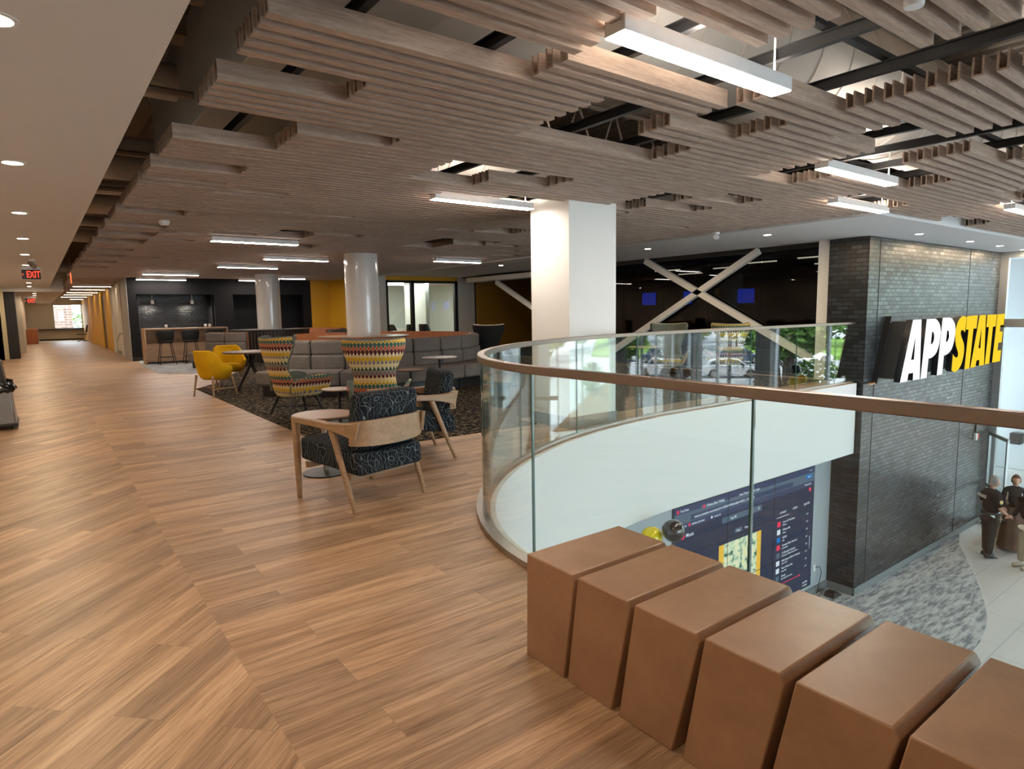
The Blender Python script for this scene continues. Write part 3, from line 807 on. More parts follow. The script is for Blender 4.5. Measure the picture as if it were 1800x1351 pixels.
def seen(s):
    y, a, b = s
    xm = max(a, min(b, .75*y)); d = math.hypot(xm, y)
    return -(min(b-a, 6.0)/(d*d+1)) if y > .3 else 0
slats.sort(key=seen)
for (y, a, b) in slats[:295]:
    mb = slat_profile(MB(), y, a, b, a, y)
    o = mb.build('ceiling_slat', slat_m, loc=(a, y, 0))
    tag(o, 'grey-brown wood channel slat in the open slatted ceiling', 'ceiling slat', 'wood slats of the ceiling')
mb = MB()
for (y, a, b) in slats[295:]: slat_profile(mb, y, a, b)
tag(mb.build('distant_ceiling_slats', slat_m), 'distant rows of grey-brown wood slats over the far lounge and corridor', 'ceiling slats', kind='stuff')

# black carrier rails above the slats (two rail layers)
ri = 0
def carrier(x, y0, y1, lab):
    mb = MB().box(-.022, .022, 0, y1-y0, .0, .006).box(-.003, .003, 0, y1-y0, .006, .06).box(-.022, .022, 0, y1-y0, .06, .066)
    r = tag(mb.build('ceiling_rail', blackm_m, loc=(x, y0, ZS+.108)), lab, 'ceiling rail', 'black carrier rails')
    cl = MB()
    for (yy, a, b) in slats:
        if y0 <= yy <= y1 and a < x < b and yy < 7 and (x < 6 or yy < 4) and rx.random() < .22:
            MB().box(-.04, .04, yy-y0+.07, yy-y0+.09, -.06, -.0005).build('clip', blackm_m, r)
side = ['leftmost', 'second from the left', 'third from the left', 'fourth from the left', 'fifth from the left', 'sixth from the left', 'seventh from the left', 'eighth from the left', 'ninth from the left', 'tenth from the left', 'eleventh from the left', 'twelfth from the left', 'thirteenth from the left']
for i, x in enumerate((1.30, 2.02, 2.70, 3.43, 4.12, 4.80, 5.62, 6.22, 6.9, 7.6, 8.3, 8.95)):
    carrier(x, -1.0, 23.0, 'black perforated ceiling rail crossing above the slats, ' + side[i])
for i, x in enumerate((10.3, 11.6, 12.9, 14.2, 15.5, 16.8)):
    carrier(x, -1.0, 3.9, 'short black ceiling rail over the atrium, ' + side[i])
for (yy, a, b, lab) in ((1.78, 3.3, 6.0, 'black cross rail spanning the opening right of the nearest lamp'), (4.34, 1.3, 2.3, 'black cross rail over the left opening of the slat ceiling'), (2.98, 2.9, 4.3, 'black cross rail in the opening behind the nearest lamp'),
                   (4.98, 2.95, 3.7, 'black cross rail in the opening before the square column'), (2.05, 5.6, 9.0, 'long black cross rail at the right part of the slat ceiling'), (3.2, 6.2, 7.6, 'black cross rail beside the lamp over the atrium')):
    tag(MB().box(0, b-a, -.022, .022, 0, .006).box(0, b-a, -.003, .003, .006, .05).build('ceiling_cross_rail', blackm_m, loc=(a, yy, ZS+.18)), lab, 'ceiling rail')

# ducts, pipes and trusses above
def duct_round(name, p, q, r, lab):
    p, q = Vector(p), Vector(q); L = (q-p).length; n_ = int(L/.12); t = (q-p)/n_
    pts = []; rs = []
    for i in range(n_+1):
        c = p+t*i
        if i % 4 == 0:
            pts += [c-t*.04, c, c+t*.04]; rs += [r, r+.012, r]
        else: pts.append(c); rs.append(r)
    return tag(MB().tube(pts, rs, 28).build(name, duct_m, smooth=True, autos=True), lab, 'duct')
duct_round('round_duct', (2.9, 3.35, 3.62), (18.6, 3.35, 3.62), .58, 'big pale spiral duct running above the slats from the nearest lamp to the right')
duct_round('round_duct', (3.6, 6.9, 3.45), (9.1, 6.9, 3.45), .42, 'pale spiral duct seen through the ceiling opening before the square column')
duct_round('round_duct', (3.6, 1.5, 3.75), (18.5, 1.1, 3.75), .34, 'slimmer pale spiral duct high over the right part of the atrium')
tag(MB().box(1.2, 1.95, -2, 8.0, 3.0, 3.85).build('box_duct', simple('grey_painted_duct', (0.60, 0.59, 0.55), .5, noise=.03), bevel=.01), 'large grey rectangular duct above the left edge of the slats', 'duct')
tag(MB().box(2.0, 2.85, -2, 6.2, 3.05, 3.5).build('box_duct', duct_m, bevel=.01), 'pale flat duct box above the nearest ceiling opening', 'duct')
tag(MB().box(2.3, 5.2, 9.0, 12.8, 3.4, 3.7).build('box_duct', duct_m, bevel=.01), 'pale duct box glimpsed above the lounge lamps', 'duct')
tag(MB().tube([(.75, -2, 3.9), (.75, 22, 3.9)], .03, 10).build('ceiling_pipe', duct_m, smooth=True), 'thin painted pipe running above the left slat ends', 'pipe')
for i, (yy, z) in enumerate(((6.6, 3.5), (8.4, 3.3), (9.6, 3.3), (11.2, 3.3), (12.9, 3.3), (15.2, 3.3), (17.8, 3.3))):
    tag(MB().tube([(-.9, yy, z), (3.2, yy, z)], .10 if i % 2 else .16, 14).build('cross_duct', duct_m, smooth=True), 'small painted duct crossing above the left gap of the ceiling, ' + ORD[i], 'duct')
for i in range(5):
    yy = 5.9+i*2.4
    tr = MB().tube([(-1, yy, 3.2), (9, yy, 3.2)], .03, 6).tube([(-1, yy, 3.9), (9, yy, 3.9)], .03, 6)
    for k in range(16):
        x = -1+k*.62; tr.tube([(x, yy, 3.2), (x+.31, yy, 3.9), (x+.62, yy, 3.2)], .016, 6)
    tag(tr.build('roof_truss', deck_m), 'painted open web roof truss above the slats, ' + ORD[i], 'truss')
for k in range(5):
    tag(MB().box(-1.2, 1.3, 2.6+k*.85, 2.85+k*.85, 3.7, 4.1).build('roof_beam', deck_m), 'brown painted roof beam above the gap beside the soffit, ' + ORD[k], 'beam')
tag(MB().tube([(5.9, 3.05, 4.2), (5.9, 3.05, 2.72)], .02, 8).lathe([(.05, 2.72), (.03, 2.78), (.02, 2.85)], (5.9, 3.05, 0), 12).build('sprinkler_drop', metal_m, smooth=True), 'sprinkler pipe hanging in the opening left of the second atrium lamp', 'sprinkler')
dif = MB().lathe([(.02, 0), (.12, .01), (.13, .03), (.2, .02), (.21, .05), (.3, .035), (.31, .09), (.18, .12)], (0, 0, 0), 36)
tag(dif.build('air_diffuser', simple('diffuser_white', (.7, .75, .78), .3), smooth=True, loc=(5.3, 2.2, ZS+.14)), 'round white air diffuser in a ceiling opening above the atrium', 'diffuser')

# =====================================================  LIGHT FIXTURES
def linear(x0, y, L, z=ZS-.05, lab='', dm=None, um=None, grp='linear pendant lamps'):
    t = thing('linear_lamp', lab, 'ceiling lamp', (x0, y, z), 0, grp)
    MB().box(0, L, -.062, .062, .004, .075).build('housing', lampbody_m, t, bevel=.003)
    MB().box(.004, L-.004, -.058, .058, -.002, .004).build('diffuser', dm or lamp_m, t)
    MB().box(.02, L-.02, -.045, .045, .0755, .079).build('uplight_lens', um or lampup_m, t)
    for xh in (.08, L-.08): MB().tube([(xh, 0, .075), (xh, 0, .40)], .006, 6).build('hanger', lampbody_m, t)
    return t
LL = [(2.14, 2.06, 1.35, 'brightest long linear lamp, the one nearest the camera over the railing'), (3.50, 6.02, 1.34, 'linear lamp just left of the square white column'),
      (5.62, 2.92, 1.40, 'linear lamp over the atrium above the sign, left one'), (7.6, 3.80, 1.36, 'linear lamp over the atrium nearest the white soffit'), (10.1, 2.78, 1.35, 'linear lamp cut by the right edge of the picture'),
      (2.32, 10.88, 1.35, 'left linear lamp over the lounge, above the yellow chairs'), (3.97, 13.9, 1.37, 'linear lamp above the left end of the round sofa'), (3.65, 16.6, 1.4, 'linear lamp left of the far round column'),
      (2.5, 20.2, 1.4, 'linear lamp in front of the kitchen opening'), (2.66, 23.0, 1.4, 'linear lamp closest to the black kitchen wall'), (7.45, 12.8, 1.25, 'linear lamp between the round column and the square column'),
      (5.6, 22.6, 1.0, 'faint linear lamp near the black wall left of the far column'), (6.5, 21.1, .8, 'short linear lamp right of the far round column')]
for i, (x, y, L, lab) in enumerate(LL): linear(x, y, L, lab=lab, z=ZS-(.05 if y < 6.5 else .085), um=lampup_m if y < 6.5 else lampbody_m)
for i, (yy, a, b) in enumerate(((28.6, 1.25, 2.45), (31.8, 1.3, 2.5), (35.5, 1.3, 2.5), (38.9, 1.3, 2.5), (43, 1.3, 2.5), (48, 1.9, 2.9))):
    linear(a, yy, b-a, z=2.56, dm=lampc_m, um=lampbody_m, lab='linear lamp across the far corridor ceiling, ' + ORD[i] + ' to the lounge')
def downlight(x, y, z, lab, power=9, r=.062):
    t = thing('downlight', lab, 'downlight', (x, y, z), 0, 'recessed downlights')
    rg_ = MB().lathe([(r+.018, 0), (r+.018, -.004), (r, -.006), (r, 0)], (0, 0, 0), 20, ring=True).build('trim_ring', lampbody_m, t)
    MB().lathe([(r, -.003), (0.001, -.003)], (0, 0, 0), 20).build('lens', down_m, rg_)
    if power: area('downlight_lamp', (0, 0, -.012), .10, power, (1.0, .76, .50), parent=t)
for i, y in enumerate((0.4, 3.1, 5.8, 8.45, 11.1, 13.8, 16.5, 19.2, 21.9, 24.5, 27.2)):
    downlight(-.03, y, ZO, 'warm recessed downlight in the white corridor soffit, ' + ORD[i] + ' of its row', 10 if y > 2 else 8)
for i, y in enumerate((30.3, 33, 36, 39.5, 43, 46.5)):
    downlight(.1, y, 2.36, 'warm recessed downlight in the far corridor ceiling, ' + ORD[i] + ' of its row', 7)
for i, (x, y, lab) in enumerate(((10.24, 8.9, 'recessed downlight in the soffit right of the square column'), (10.2, 6.2, 'recessed downlight in the soffit above the crossed braces'), (12.55, 4.73, 'recessed downlight above the left part of the brick wall'),
      (15.0, 4.73, 'recessed downlight above the middle of the brick wall'), (16.75, 4.73, 'recessed downlight above the right part of the brick wall'), (18.5, 4.76, 'recessed downlight at the right end of the brick wall'), (10.2, 14.0, 'recessed downlight in the soffit left of the square column'))):
    downlight(x, y, 2.64, lab, 14)
for x, y in ((12.1, 4.9), (14.0, 4.75)):
    pass
# small ceiling devices
tag(MB().lathe([(.001, -.05), (.05, -.045), (.07, -.01), (.07, .03)], (0, 0, 0), 20).build('smoke_detector', lampbody_m, smooth=True, loc=(1.47, 9.5, ZS-.01)), 'round white smoke detector hanging among the left slats', 'detector')
cm = thing('security_camera', 'white security camera on the soffit right of the square column', 'camera', (8.95, 6.35, 2.62))
MB().lathe([(.06, .0), (.06, -.03), (.02, -.035)], (0, 0, 0), 16).build('mount', lampbody_m, cm)
MB().tube([(-.07, -.05, -.08), (.09, .05, -.07)], .04, 14).build('housing', lampbody_m, cm, smooth=True, autos=True)
cm = thing('security_camera', 'white security camera on the corridor soffit above the exit sign', 'camera', (.06, 14.9, ZO))
MB().lathe([(.06, 0), (.06, -.03), (.02, -.05)], (0, 0, 0), 16).build('mount', lampbody_m, cm)
MB().tube([(-.03, .08, -.06), (.03, -.1, -.14)], .045, 14).build('housing', metal_m, cm, smooth=True, autos=True)
# exit signs
def exit_sign(loc, lab, s=1.0):
    t = thing('exit_sign', lab, 'exit sign', loc); t.scale = (s, s, s)
    MB().box(-.17, .17, -.03, .03, .10, .16).box(-.08, .08, -.03, .03, .16, .18).build('canopy', metal_m, t)
    ep = MB().box(-.155, .155, -.008, .008, -.09, .11).build('panel', blackp_m, t)
    o = text_mesh('lettering', 'EXIT', .185, red_e, ep, .003, bold=.004, xs=.60); o.location = (.035, -.014, 0.0); o.rotation_euler = (pi/2, 0, 0)
    MB().prism([(-.150, 0.005), (-.13, .03), (-.13, -.02)], -.013, -.009, 'Y').build('arrow', red_e, ep)
exit_sign((.035, 16.4, 2.30), 'red lit EXIT sign with a left arrow hanging from the corridor soffit')
exit_sign((-.05, 34.2, 2.16), 'small distant red EXIT sign at the end of the corridor', 1.2)
tag(MB().box(-.012, .012, -.006, .006, -.24, .0).build('exit_reflection_strip', emission('orange_red_glow', (1, .12, .04), .9), loc=(.78, 18.3, 2.46)), 'thin red glow strip imitating an exit sign reflection between the soffit and the slats', 'painted reflection')  # red reflection of the exit sign, modelled as a glowing strip

tag(MB().tube([(.78, 18.3, 2.46), (.78, 18.3, 4.3)], .006, 6).build('strip_cord', metal_m), 'thin cord holding the red reflection strip between the soffit and the slats', 'cord')
tag(MB().lathe([(.001, 0), (.035, 0), (.038, .01), (.038, .16), (.001, .16)], (0, 0, 0), 24).build('ceiling_sensor', lampbody_m, smooth=True, autos=True, loc=(2.98, 1.19, ZS-.04)), 'small pale cylinder sensor between the slats at the top of the picture', 'sensor')
# =====================================================  RAILING
rl = thing('glass_railing', 'curved frameless glass railing with a brushed metal handrail around the atrium', 'railing', (GX, 2.5, 0))
def rel(path): return [(x-GX, y-2.5) for x, y in path]
ribbon(rel(rail_path(0, x_end=11.96)), .05, 1.068, 1.112).build('handrail', rail_m, rl, smooth=True, autos=True, bevel=.004)
ribbon(rel(rail_path(-.015)), .075, 0.002, .035).build('base_shoe', metal_m, rl, smooth=True, autos=True)
# panels cut by arc length
P = rail_path(0, y_start=-3.5, step=60)
S = [0]
for a, b in zip(P[:-1], P[1:]): S.append(S[-1]+math.dist(a, b))
def at(s):
    for i in range(len(S)-1):
        if S[i+1] >= s:
            t = (s-S[i])/(S[i+1]-S[i]); return (P[i][0]*(1-t)+P[i+1][0]*t, P[i][1]*(1-t)+P[i+1][1]*t)
    return P[-1]
s0 = (2.61+3.5) % 1.305
cuts = [0]
c = s0
while c < S[-1]-.2: cuts.append(c); c += 1.305
cuts.append(S[-1])
for a, b in zip(cuts[:-1], cuts[1:]):
    nn = max(2, int((b-a)/.06)) if not (b < 6.0 or a > S[-1]-5) else 2
    seg = [at(a+.008+(b-a-.016)*i/(nn-1)) for i in range(nn)]
    ribbon(rel(seg), .014, .034, 1.068).build('glass_panel', glass_m, rl, smooth=True, autos=True)
    q = at(b-.001)
    q0 = at(b-.03); d_ = Vector((q[0]-q0[0], q[1]-q0[1])).normalized()*.0035
    if b < S[-1]-.1:
        ribbon(rel([(q[0]-d_.x*1.2, q[1]-d_.y*1.2), (q[0]+d_.x*1.2, q[1]+d_.y*1.2)]), .014, .034, 1.068).build('panel_edge', edge_m, rl)

# =====================================================  BLOCK STOOLS
bt = [(1.93, 1.66, 1.94, 1.71), (1.63, 1.385, 1.69, 1.46), (1.355, 1.11, 1.425, 1.195), (1.08, .84, 1.155, .915), (.80, .56, .885, .645), (.53, .29, .615, .375), (.255, .015, .34, .1)]
blab = ['far end of the row, closest to the glass corner', 'second from the far end of the row', 'third from the far end of the row', 'fourth from the far end with the brightest top', 'fifth from the far end of the row', 'sixth from the far end, cut by the picture corner', 'nearest end of the row']
for i, (ta, tb, ba, bb) in enumerate(bt[:6]):
    cy = (ba+bb)/2; hz = .43
    mb = MB(); x0, x1 = -.265, .265
    # profile in (y,z): slanted sides, generous chamfer on the low side of the top
    prof = [(bb-cy, .0), (ba-cy, .0), (ta-cy, hz), (tb-cy+.004, hz), (tb-cy-.012, hz-.022)]
    mb.prism(prof, x0, x1, 'X')
    tag(mb.build('block_stool', block_m, loc=(1.775, cy, 0), bevel=.005, bseg=2), 'leaning brown wood block seat, ' + blab[i], 'stool', 'row of wood block seats')

# =====================================================  ARMCHAIRS
def sweep_rect(mb, pts, sizes, mi=0):
    """rectangular bar through points; sizes (w across, h vertical)"""
    rings = []
    k = len(pts)
    for i, q in enumerate(pts):
        q = Vector(q); t = (Vector(pts[min(i+1, k-1)])-Vector(pts[max(i-1, 0)])); t.normalize()
        up = Vector((0, 0, 1))
        if abs(t.z) > .9: up = Vector((0, 1, 0))
        s_ = t.cross(up).normalized(); u_ = s_.cross(t).normalized(); w, h = sizes[i]
        rings.append([q-s_*w/2-u_*h/2, q+s_*w/2-u_*h/2, q+s_*w/2+u_*h/2, q-s_*w/2+u_*h/2])
    vs = [v for r in rings for v in r]; fs = [(0, 3, 2, 1), tuple(4*(k-1)+j for j in range(4))]
    for i in range(k-1):
        for j in range(4): fs.append((4*i+j, 4*i+(j+1) % 4, 4*i+4+(j+1) % 4, 4*i+4+j))
    return mb.add(vs, fs, mi)
def armchair(lab):
    t = thing('armchair', lab, 'armchair', group='wood frame armchairs with squiggle fabric')
    for s in (-1, 1):
        sweep_rect(MB(), [(s*.345, .335, 0), (s*.345, .335, .30), (s*.345, .335, .635)], [(.034, .034), (.042, .044), (.052, .055)]).build('leg', oak_m, t, bevel=.010)
        MB().tube([(s*.33, -.335, 0), (s*.335, -.24, .25), (s*.34, -.10, .61)], [.015, .021, .027], 12).build('leg', oak_m, t, smooth=True, autos=True)
        sweep_rect(MB(), [(s*.345, .36, .615), (s*.345, .1, .612), (s*.345, -.10, .605), (s*.34, -.20, .60), (s*.325, -.315, .59), (s*.31, -.365, .575)],
                   [(.052, .046), (.058, .046), (.062, .05), (.05, .07), (.036, .11), (.03, .17)]).build('arm', oak_m, t, bevel=.008)
    # curved back board
    mb = MB(); top = []; bot = []; T2 = []; B2 = []
    for i in range(13):
        a = -1+i/6; x = a*.33; yb = -.425+.075*a*a+(.03*abs(a)**6)
        zt = .66-.01*a*a; zb = .47+.01*abs(a)**3
        top.append((x, yb, zt)); bot.append((x, yb, zb)); T2.append((x, yb+.026, zt)); B2.append((x, yb+.026, zb))
    mb.grid([bot, top]); mb.grid([B2, T2]); mb.grid([top, T2]); mb.grid([bot, B2])
    mb.add([bot[0], top[0], T2[0], B2[0], bot[-1], top[-1], T2[-1], B2[-1]], [(0, 1, 2, 3), (4, 5, 6, 7)])
    mb.build('back_rail', oak_m, t, smooth=True, autos=True)
    # seat cushion, slightly tipped back
    MB().hull8([(-.30, -.36, .255), (.30, -.36, .255), (.32, .345, .30), (-.32, .345, .30), (-.30, -.36, .42), (.30, -.36, .42), (.32, .345, .475), (-.32, .345, .475)]).build('seat', squig_m, t, bevel=.035, bseg=4)
    MB().hull8([(-.29, -.32, .42), (.29, -.32, .42), (.29, -.17, .42), (-.29, -.17, .42), (-.28, -.375, .84), (.28, -.375, .84), (.28, -.24, .85), (-.28, -.24, .85)]).build('backrest', squig_m, t, bevel=.05, bseg=5)
    MB().box(-.3, .3, -.26, -.22, .22, .26).build('seat_rail', oak_m, t); MB().box(-.3, .3, .26, .30, .24, .285).build('seat_rail', oak_m, t)
    return t
A1 = armchair('pale wood armchair with navy squiggle upholstery, whole, beside the round side table, back to camera')
place(A1, (1.94, 4.53, 0), rad(14))
place(copy_tree(A1), (2.90, 5.52, 0), rad(76), 'pale wood armchair with navy squiggle upholstery, half behind the curved glass railing')

# =====================================================  WING CHAIRS
def wing_chair(lab, outer, inner, grp):
    t = thing('wing_chair', lab, 'armchair', group=grp)
    prof = [(.26, .225, -.16, .10), (.34, .262, -.215, .13), (.45, .27, -.262, .13), (.56, .255, -.30, .10), (.66, .245, -.33, .085), (.75, .265, -.355, .095), (.84, .31, -.375, .13), (.93, .352, -.395, .17), (1.01, .375, -.41, .20), (1.07, .378, -.42, .215), (1.105, .368, -.425, .21)]
    def row(z, w, yb, d, thick=0.0, top=False):
        pts = []; uvs = []; L = 0; prev = None
        for j in range(25):
            a = -1+j/12
            x = (w-thick)*sin(a*pi/2*.98); y = yb+thick+(d+.04)*(1-cos(a*pi/2*.98))
            zz = z-(.045*cos(a*pi/2)**2 if top else .02*cos(a*pi/2)**2*(z-.26)/.8)
            q = Vector((x, y, zz))
            if prev is not None: L += (q-prev).length
            prev = q; pts.append(q); uvs.append([L, zz])
        for u in uvs: u[0] -= L/2
        return pts, [tuple(u) for u in uvs]
    rows = [row(*p_) for p_ in prof]
    n_ = len(prof)
    mb = MB(); mb.grid([r[0] for r in rows], 0, [r[1] for r in rows])
    inn = [row(z, w, yb, d, .045) for z, w, yb, d in prof]
    mb.grid([r[0] for r in inn], 1)
    # rounded rims
    def rim(o_, i_, lift):
        mid = [(Vector(a)+Vector(b))/2+lift for a, b in zip(o_, i_)]
        mb.grid([o_, mid, i_], 1)
    rim(rows[-1][0], inn[-1][0], Vector((0, 0, .018)))
    rim([r[0][0] for r in rows], [r[0][0] for r in inn], Vector((-.006, .012, 0)))
    rim([r[0][-1] for r in rows], [r[0][-1] for r in inn], Vector((.006, .012, 0)))
    mb.build('backrest', [outer, inner], t, smooth=True)
    # seat bucket: loft of rounded outlines
    secs = []; uvs = []
    for (z, w, y0, y1) in ((.255, .18, -.15, .26), (.275, .245, -.19, .33), (.33, .295, -.22, .375), (.40, .315, -.235, .39), (.445, .318, -.24, .385)):
        ring = []; ur = []
        for j in range(41):
            a = 2*pi*j/40-pi/2-pi
            cx, cyy = cos(a), sin(a); e = .62
            x = w*math.copysign(abs(cx)**e, cx); y = (y0+y1)/2+(y1-y0)/2*math.copysign(abs(cyy)**e, cyy)
            ring.append(Vector((x, y, z))); ur.append((j/40*2.1, z))
        secs.append(ring); uvs.append(ur)
    mb = MB(); mb.grid(secs, 0, uvs); mb.add([q for q in secs[0][:-1]], [tuple(range(40))]); mb.add([q for q in secs[-1][:-1]], [tuple(range(40))])
    mb.build('seat_shell', [outer, inner], t, smooth=True, autos=True)
    # low arms flaring from the seat
    for s in (-1, 1):
        mb = MB(); O = []; I = []; UV = []
        for i in range(13):
            f = i/12; y = -.20+.58*f
            zt = .46+.11*sin(min(1, f*1.15)*pi*.62)-.03*max(0, f-.85)/.15; fl_ = .30+.075*sin(f*pi*.75)
            colO = []; colI = []; cu = []
            for k in range(6):
                g = k/5; z = .34+(zt-.34)*g; x = .295+(fl_-.295+.02)*g**1.3
                th = .045*(1-.25*g)
                colO.append((s*x, y, z)); colI.append((s*(x-th), y, z)); cu.append((y*s+1.3, z))
            colO.append((s*(fl_+.0), y, zt+.012)); colI.append((s*(fl_-.012), y, zt+.014)); cu.append((y*s+1.3, zt+.01))
            O.append(colO); I.append(colI); UV.append(cu)
        mb.grid(O, 0, UV); mb.grid(I, 1)
        mb.grid([[c[-1] for c in O], [c[-1] for c in I]], 1)
        mb.grid([O[-1], I[-1]], 0); mb.grid([O[0], I[0]], 1); mb.grid([[c[0] for c in O], [c[0] for c in I]], 1)
        mb.build('arm', [outer, inner], t, smooth=True)
    MB().hull8([(-.25, -.19, .40), (.25, -.19, .40), (.27, .36, .41), (-.27, .36, .41), (-.25, -.19, .475), (.25, -.19, .475), (.27, .36, .485), (-.27, .36, .485)]).build('seat_cushion', inner, t, bevel=.035, bseg=4)
    for sx in (-1, 1):
        for sy, yt, yb2 in ((1, .22, .31), (-1, -.13, -.24)):
            MB().tube([(sx*.19, yt, .29), (sx*.265, yb2, 0)], [.024, .015], 10).build('leg', blackw_m, t, smooth=True, autos=True)
    MB().tube([(-.235, -.20, .12), (.235, .275, .12)], .011, 8).tube([(.235, -.20, .12), (-.235, .275, .12)], .011, 8).build('stretcher', blackw_m, t)
    return t
G1 = 'high back wing chairs with teardrop fabric'
WB = wing_chair('multicolour teardrop wing chair seen from behind in front of the round sofa', tear_m, green_f, G1)
place(WB, (3.28, 7.1, 0), rad(-33))
place(copy_tree(WB), (2.84, 8.88, 0), rad(-80), 'multicolour teardrop wing chair in side view, facing right at the carpet edge')
place(copy_tree(WB), (10.15, 8.25, 0), rad(130), 'high back wing chair beyond the railing showing its plain sage front, beside the square column')
place(copy_tree(WB), (10.95, 7.45, 0), rad(-40), 'high back wing chair beyond the railing with its teardrop back towards the braces')
WD = wing_chair('black wing chair with a pale front edge, back turned, left of the square column', char_f, simple('beige_wool', (.34, .27, .20), .9), None)
place(WD, (8.52, 12.25, 0), rad(-30))

# =====================================================  SMALL TABLES
def round_table(lab, x, y, z, r, top, base_r=.2, stem=.022, th=.02, tint=None):
    t = thing('side_table', lab, 'table', (x, y, 0))
    MB().lathe([(.001, z-th), (r-.02, z-th), (r, z-.006), (r, z), (.001, z)], (0, 0, 0), 48).build('table_top', top, t, smooth=True, autos=True)
    MB().cyl(0, 0, .01, z-th, stem, 14).build('stem', metal_m if tint is None else tint, t, smooth=True, autos=True)
    MB().lathe([(base_r, 0), (base_r, .012), (.03, .02)], (0, 0, 0), 36).build('base', blackm_m if tint is None else tint, t, smooth=True, autos=True)
    return t
whitetop = simple('pale_laminate', (.52, .42, .38), .35)
round_table('small round wood side table beside the nearest armchair', 1.97, 5.40, .53, .265, walnut_m)
round_table('low round pale table with a black base left of the teardrop wing chair', 3.07, 7.8, .45, .22, whitetop, tint=blackm_m)
round_table('taller round pale table in front of the right end of the round sofa', 5.10, 8.7, .70, .28, whitetop, tint=blackm_m)
round_table('lower wood table in front of the right end of the round sofa', 4.92, 8.8+.55, .47, .22, walnut_m, tint=blackm_m)
round_table('round wood table beyond the railing between the sage and teardrop wing chairs', 9.17, 8.02, .70, .31, oak_m, tint=blackm_m)
# black trestle table with the yellow chairs
tt = thing('cafe_table', 'dark wood cafe table on black crossed legs between the yellow chairs', 'table', (3.22, 12.55, 0))
MB().lathe([(.001, .70), (.47, .70), (.48, .71), (.48, .73), (.001, .73)], (0, 0, 0), 48).build('table_top', dwalnut_m, tt, smooth=True, autos=True)
for a in range(4):
    q = a*pi/2+.5
    sweep_rect(MB(), [(.10*cos(q+2.4), .10*sin(q+2.4), .70), (.05*cos(q), .05*sin(q), .42), (.36*cos(q), .36*sin(q), 0)], [(.045, .045)]*3).build('leg', blackw_m, tt, bevel=.006)

# =====================================================  YELLOW CHAIRS
def bucket(t, rx_, ry_, z0, zr, m, th=.05, amax=125, flare=.12, name='seat_shell', yc=0.0, nz=8):
    mb = MB(); O = []; I = []
    for k in range(nz+1):
        ro = []; ri_ = []
        for j in range(33):
            a = rad(-amax+2*amax*j/32)
            zt = zr(abs(math.degrees(a))); g = k/nz; z = z0+(zt-z0)*g
            r_ = .82+.18*min(1, g*1.6)**.6; fo_ = 1+flare*g*(zt-z0)
            x = rx_*r_*sin(a)*(1+.05*g); y = yc-ry_*r_*cos(a)*fo_
            ro.append((x, y, z)); ri_.append((x*(1-th/rx_), yc+(y-yc)*(1-th/ry_), z))
        O.append(ro); I.append(ri_)
    mb.grid(O); mb.grid(I)
    mid = [((a[0]+b[0])/2, (a[1]+b[1])/2, a[2]+.014) for a, b in zip(O[-1], I[-1])]
    mb.grid([O[-1], mid, I[-1]]); mb.grid([[r[0] for r in O], [r[0] for r in I]]); mb.grid([[r[-1] for r in O], [r[-1] for r in I]]); mb.grid([O[0], I[0]])
    return mb.build(name, m, t, smooth=True)
def sstep(a, b, x):
    t = max(0, min(1, (x-a)/(b-a))); return t*t*(3-2*t)
def tub_chair(lab, m, grp):
    t = thing('tub_chair', lab, 'chair', group=grp)
    bucket(t, .30, .28, .34, lambda d: .80-.23*sstep(38, 88, d)-.06*sstep(95, 125, d), m, flare=.35)
    MB().lathe([(.001, .30), (.2, .30), (.25, .34), (.262, .40), (.25, .45), (.2, .465), (.001, .465)], (0, .02, 0), 32).build('seat', m, t, smooth=True)
    for sx in (-1, 1):
        for sy in (-1, 1):
            MB().tube([(sx*.20, sy*.20-.01, .38 if sy < 0 else .33), (sx*.245, sy*.25, 0)], [.020, .012], 10).build('leg', oak_m, t, smooth=True, autos=True)
        MB().tube([(sx*.228, -.228, .14), (sx*.228, .228, .14)], .010, 8).build('stretcher', oak_m, t)
    MB().tube([(-.228, 0, .14), (.228, 0, .14)], .010, 8).build('stretcher', oak_m, t)
    return t
Y1 = tub_chair('yellow upholstered tub chair on wood legs, nearest, seen from behind', yellow_f, 'yellow tub chairs at the cafe table')
place(Y1, (2.47, 12.02, 0), rad(-62))
place(copy_tree(Y1), (3.05, 13.45, 0), rad(176), 'yellow tub chair behind the cafe table facing the camera')
place(copy_tree(Y1), (3.95, 12.75, 0), rad(95), 'yellow tub chair right of the cafe table, mostly hidden by the wing chair')

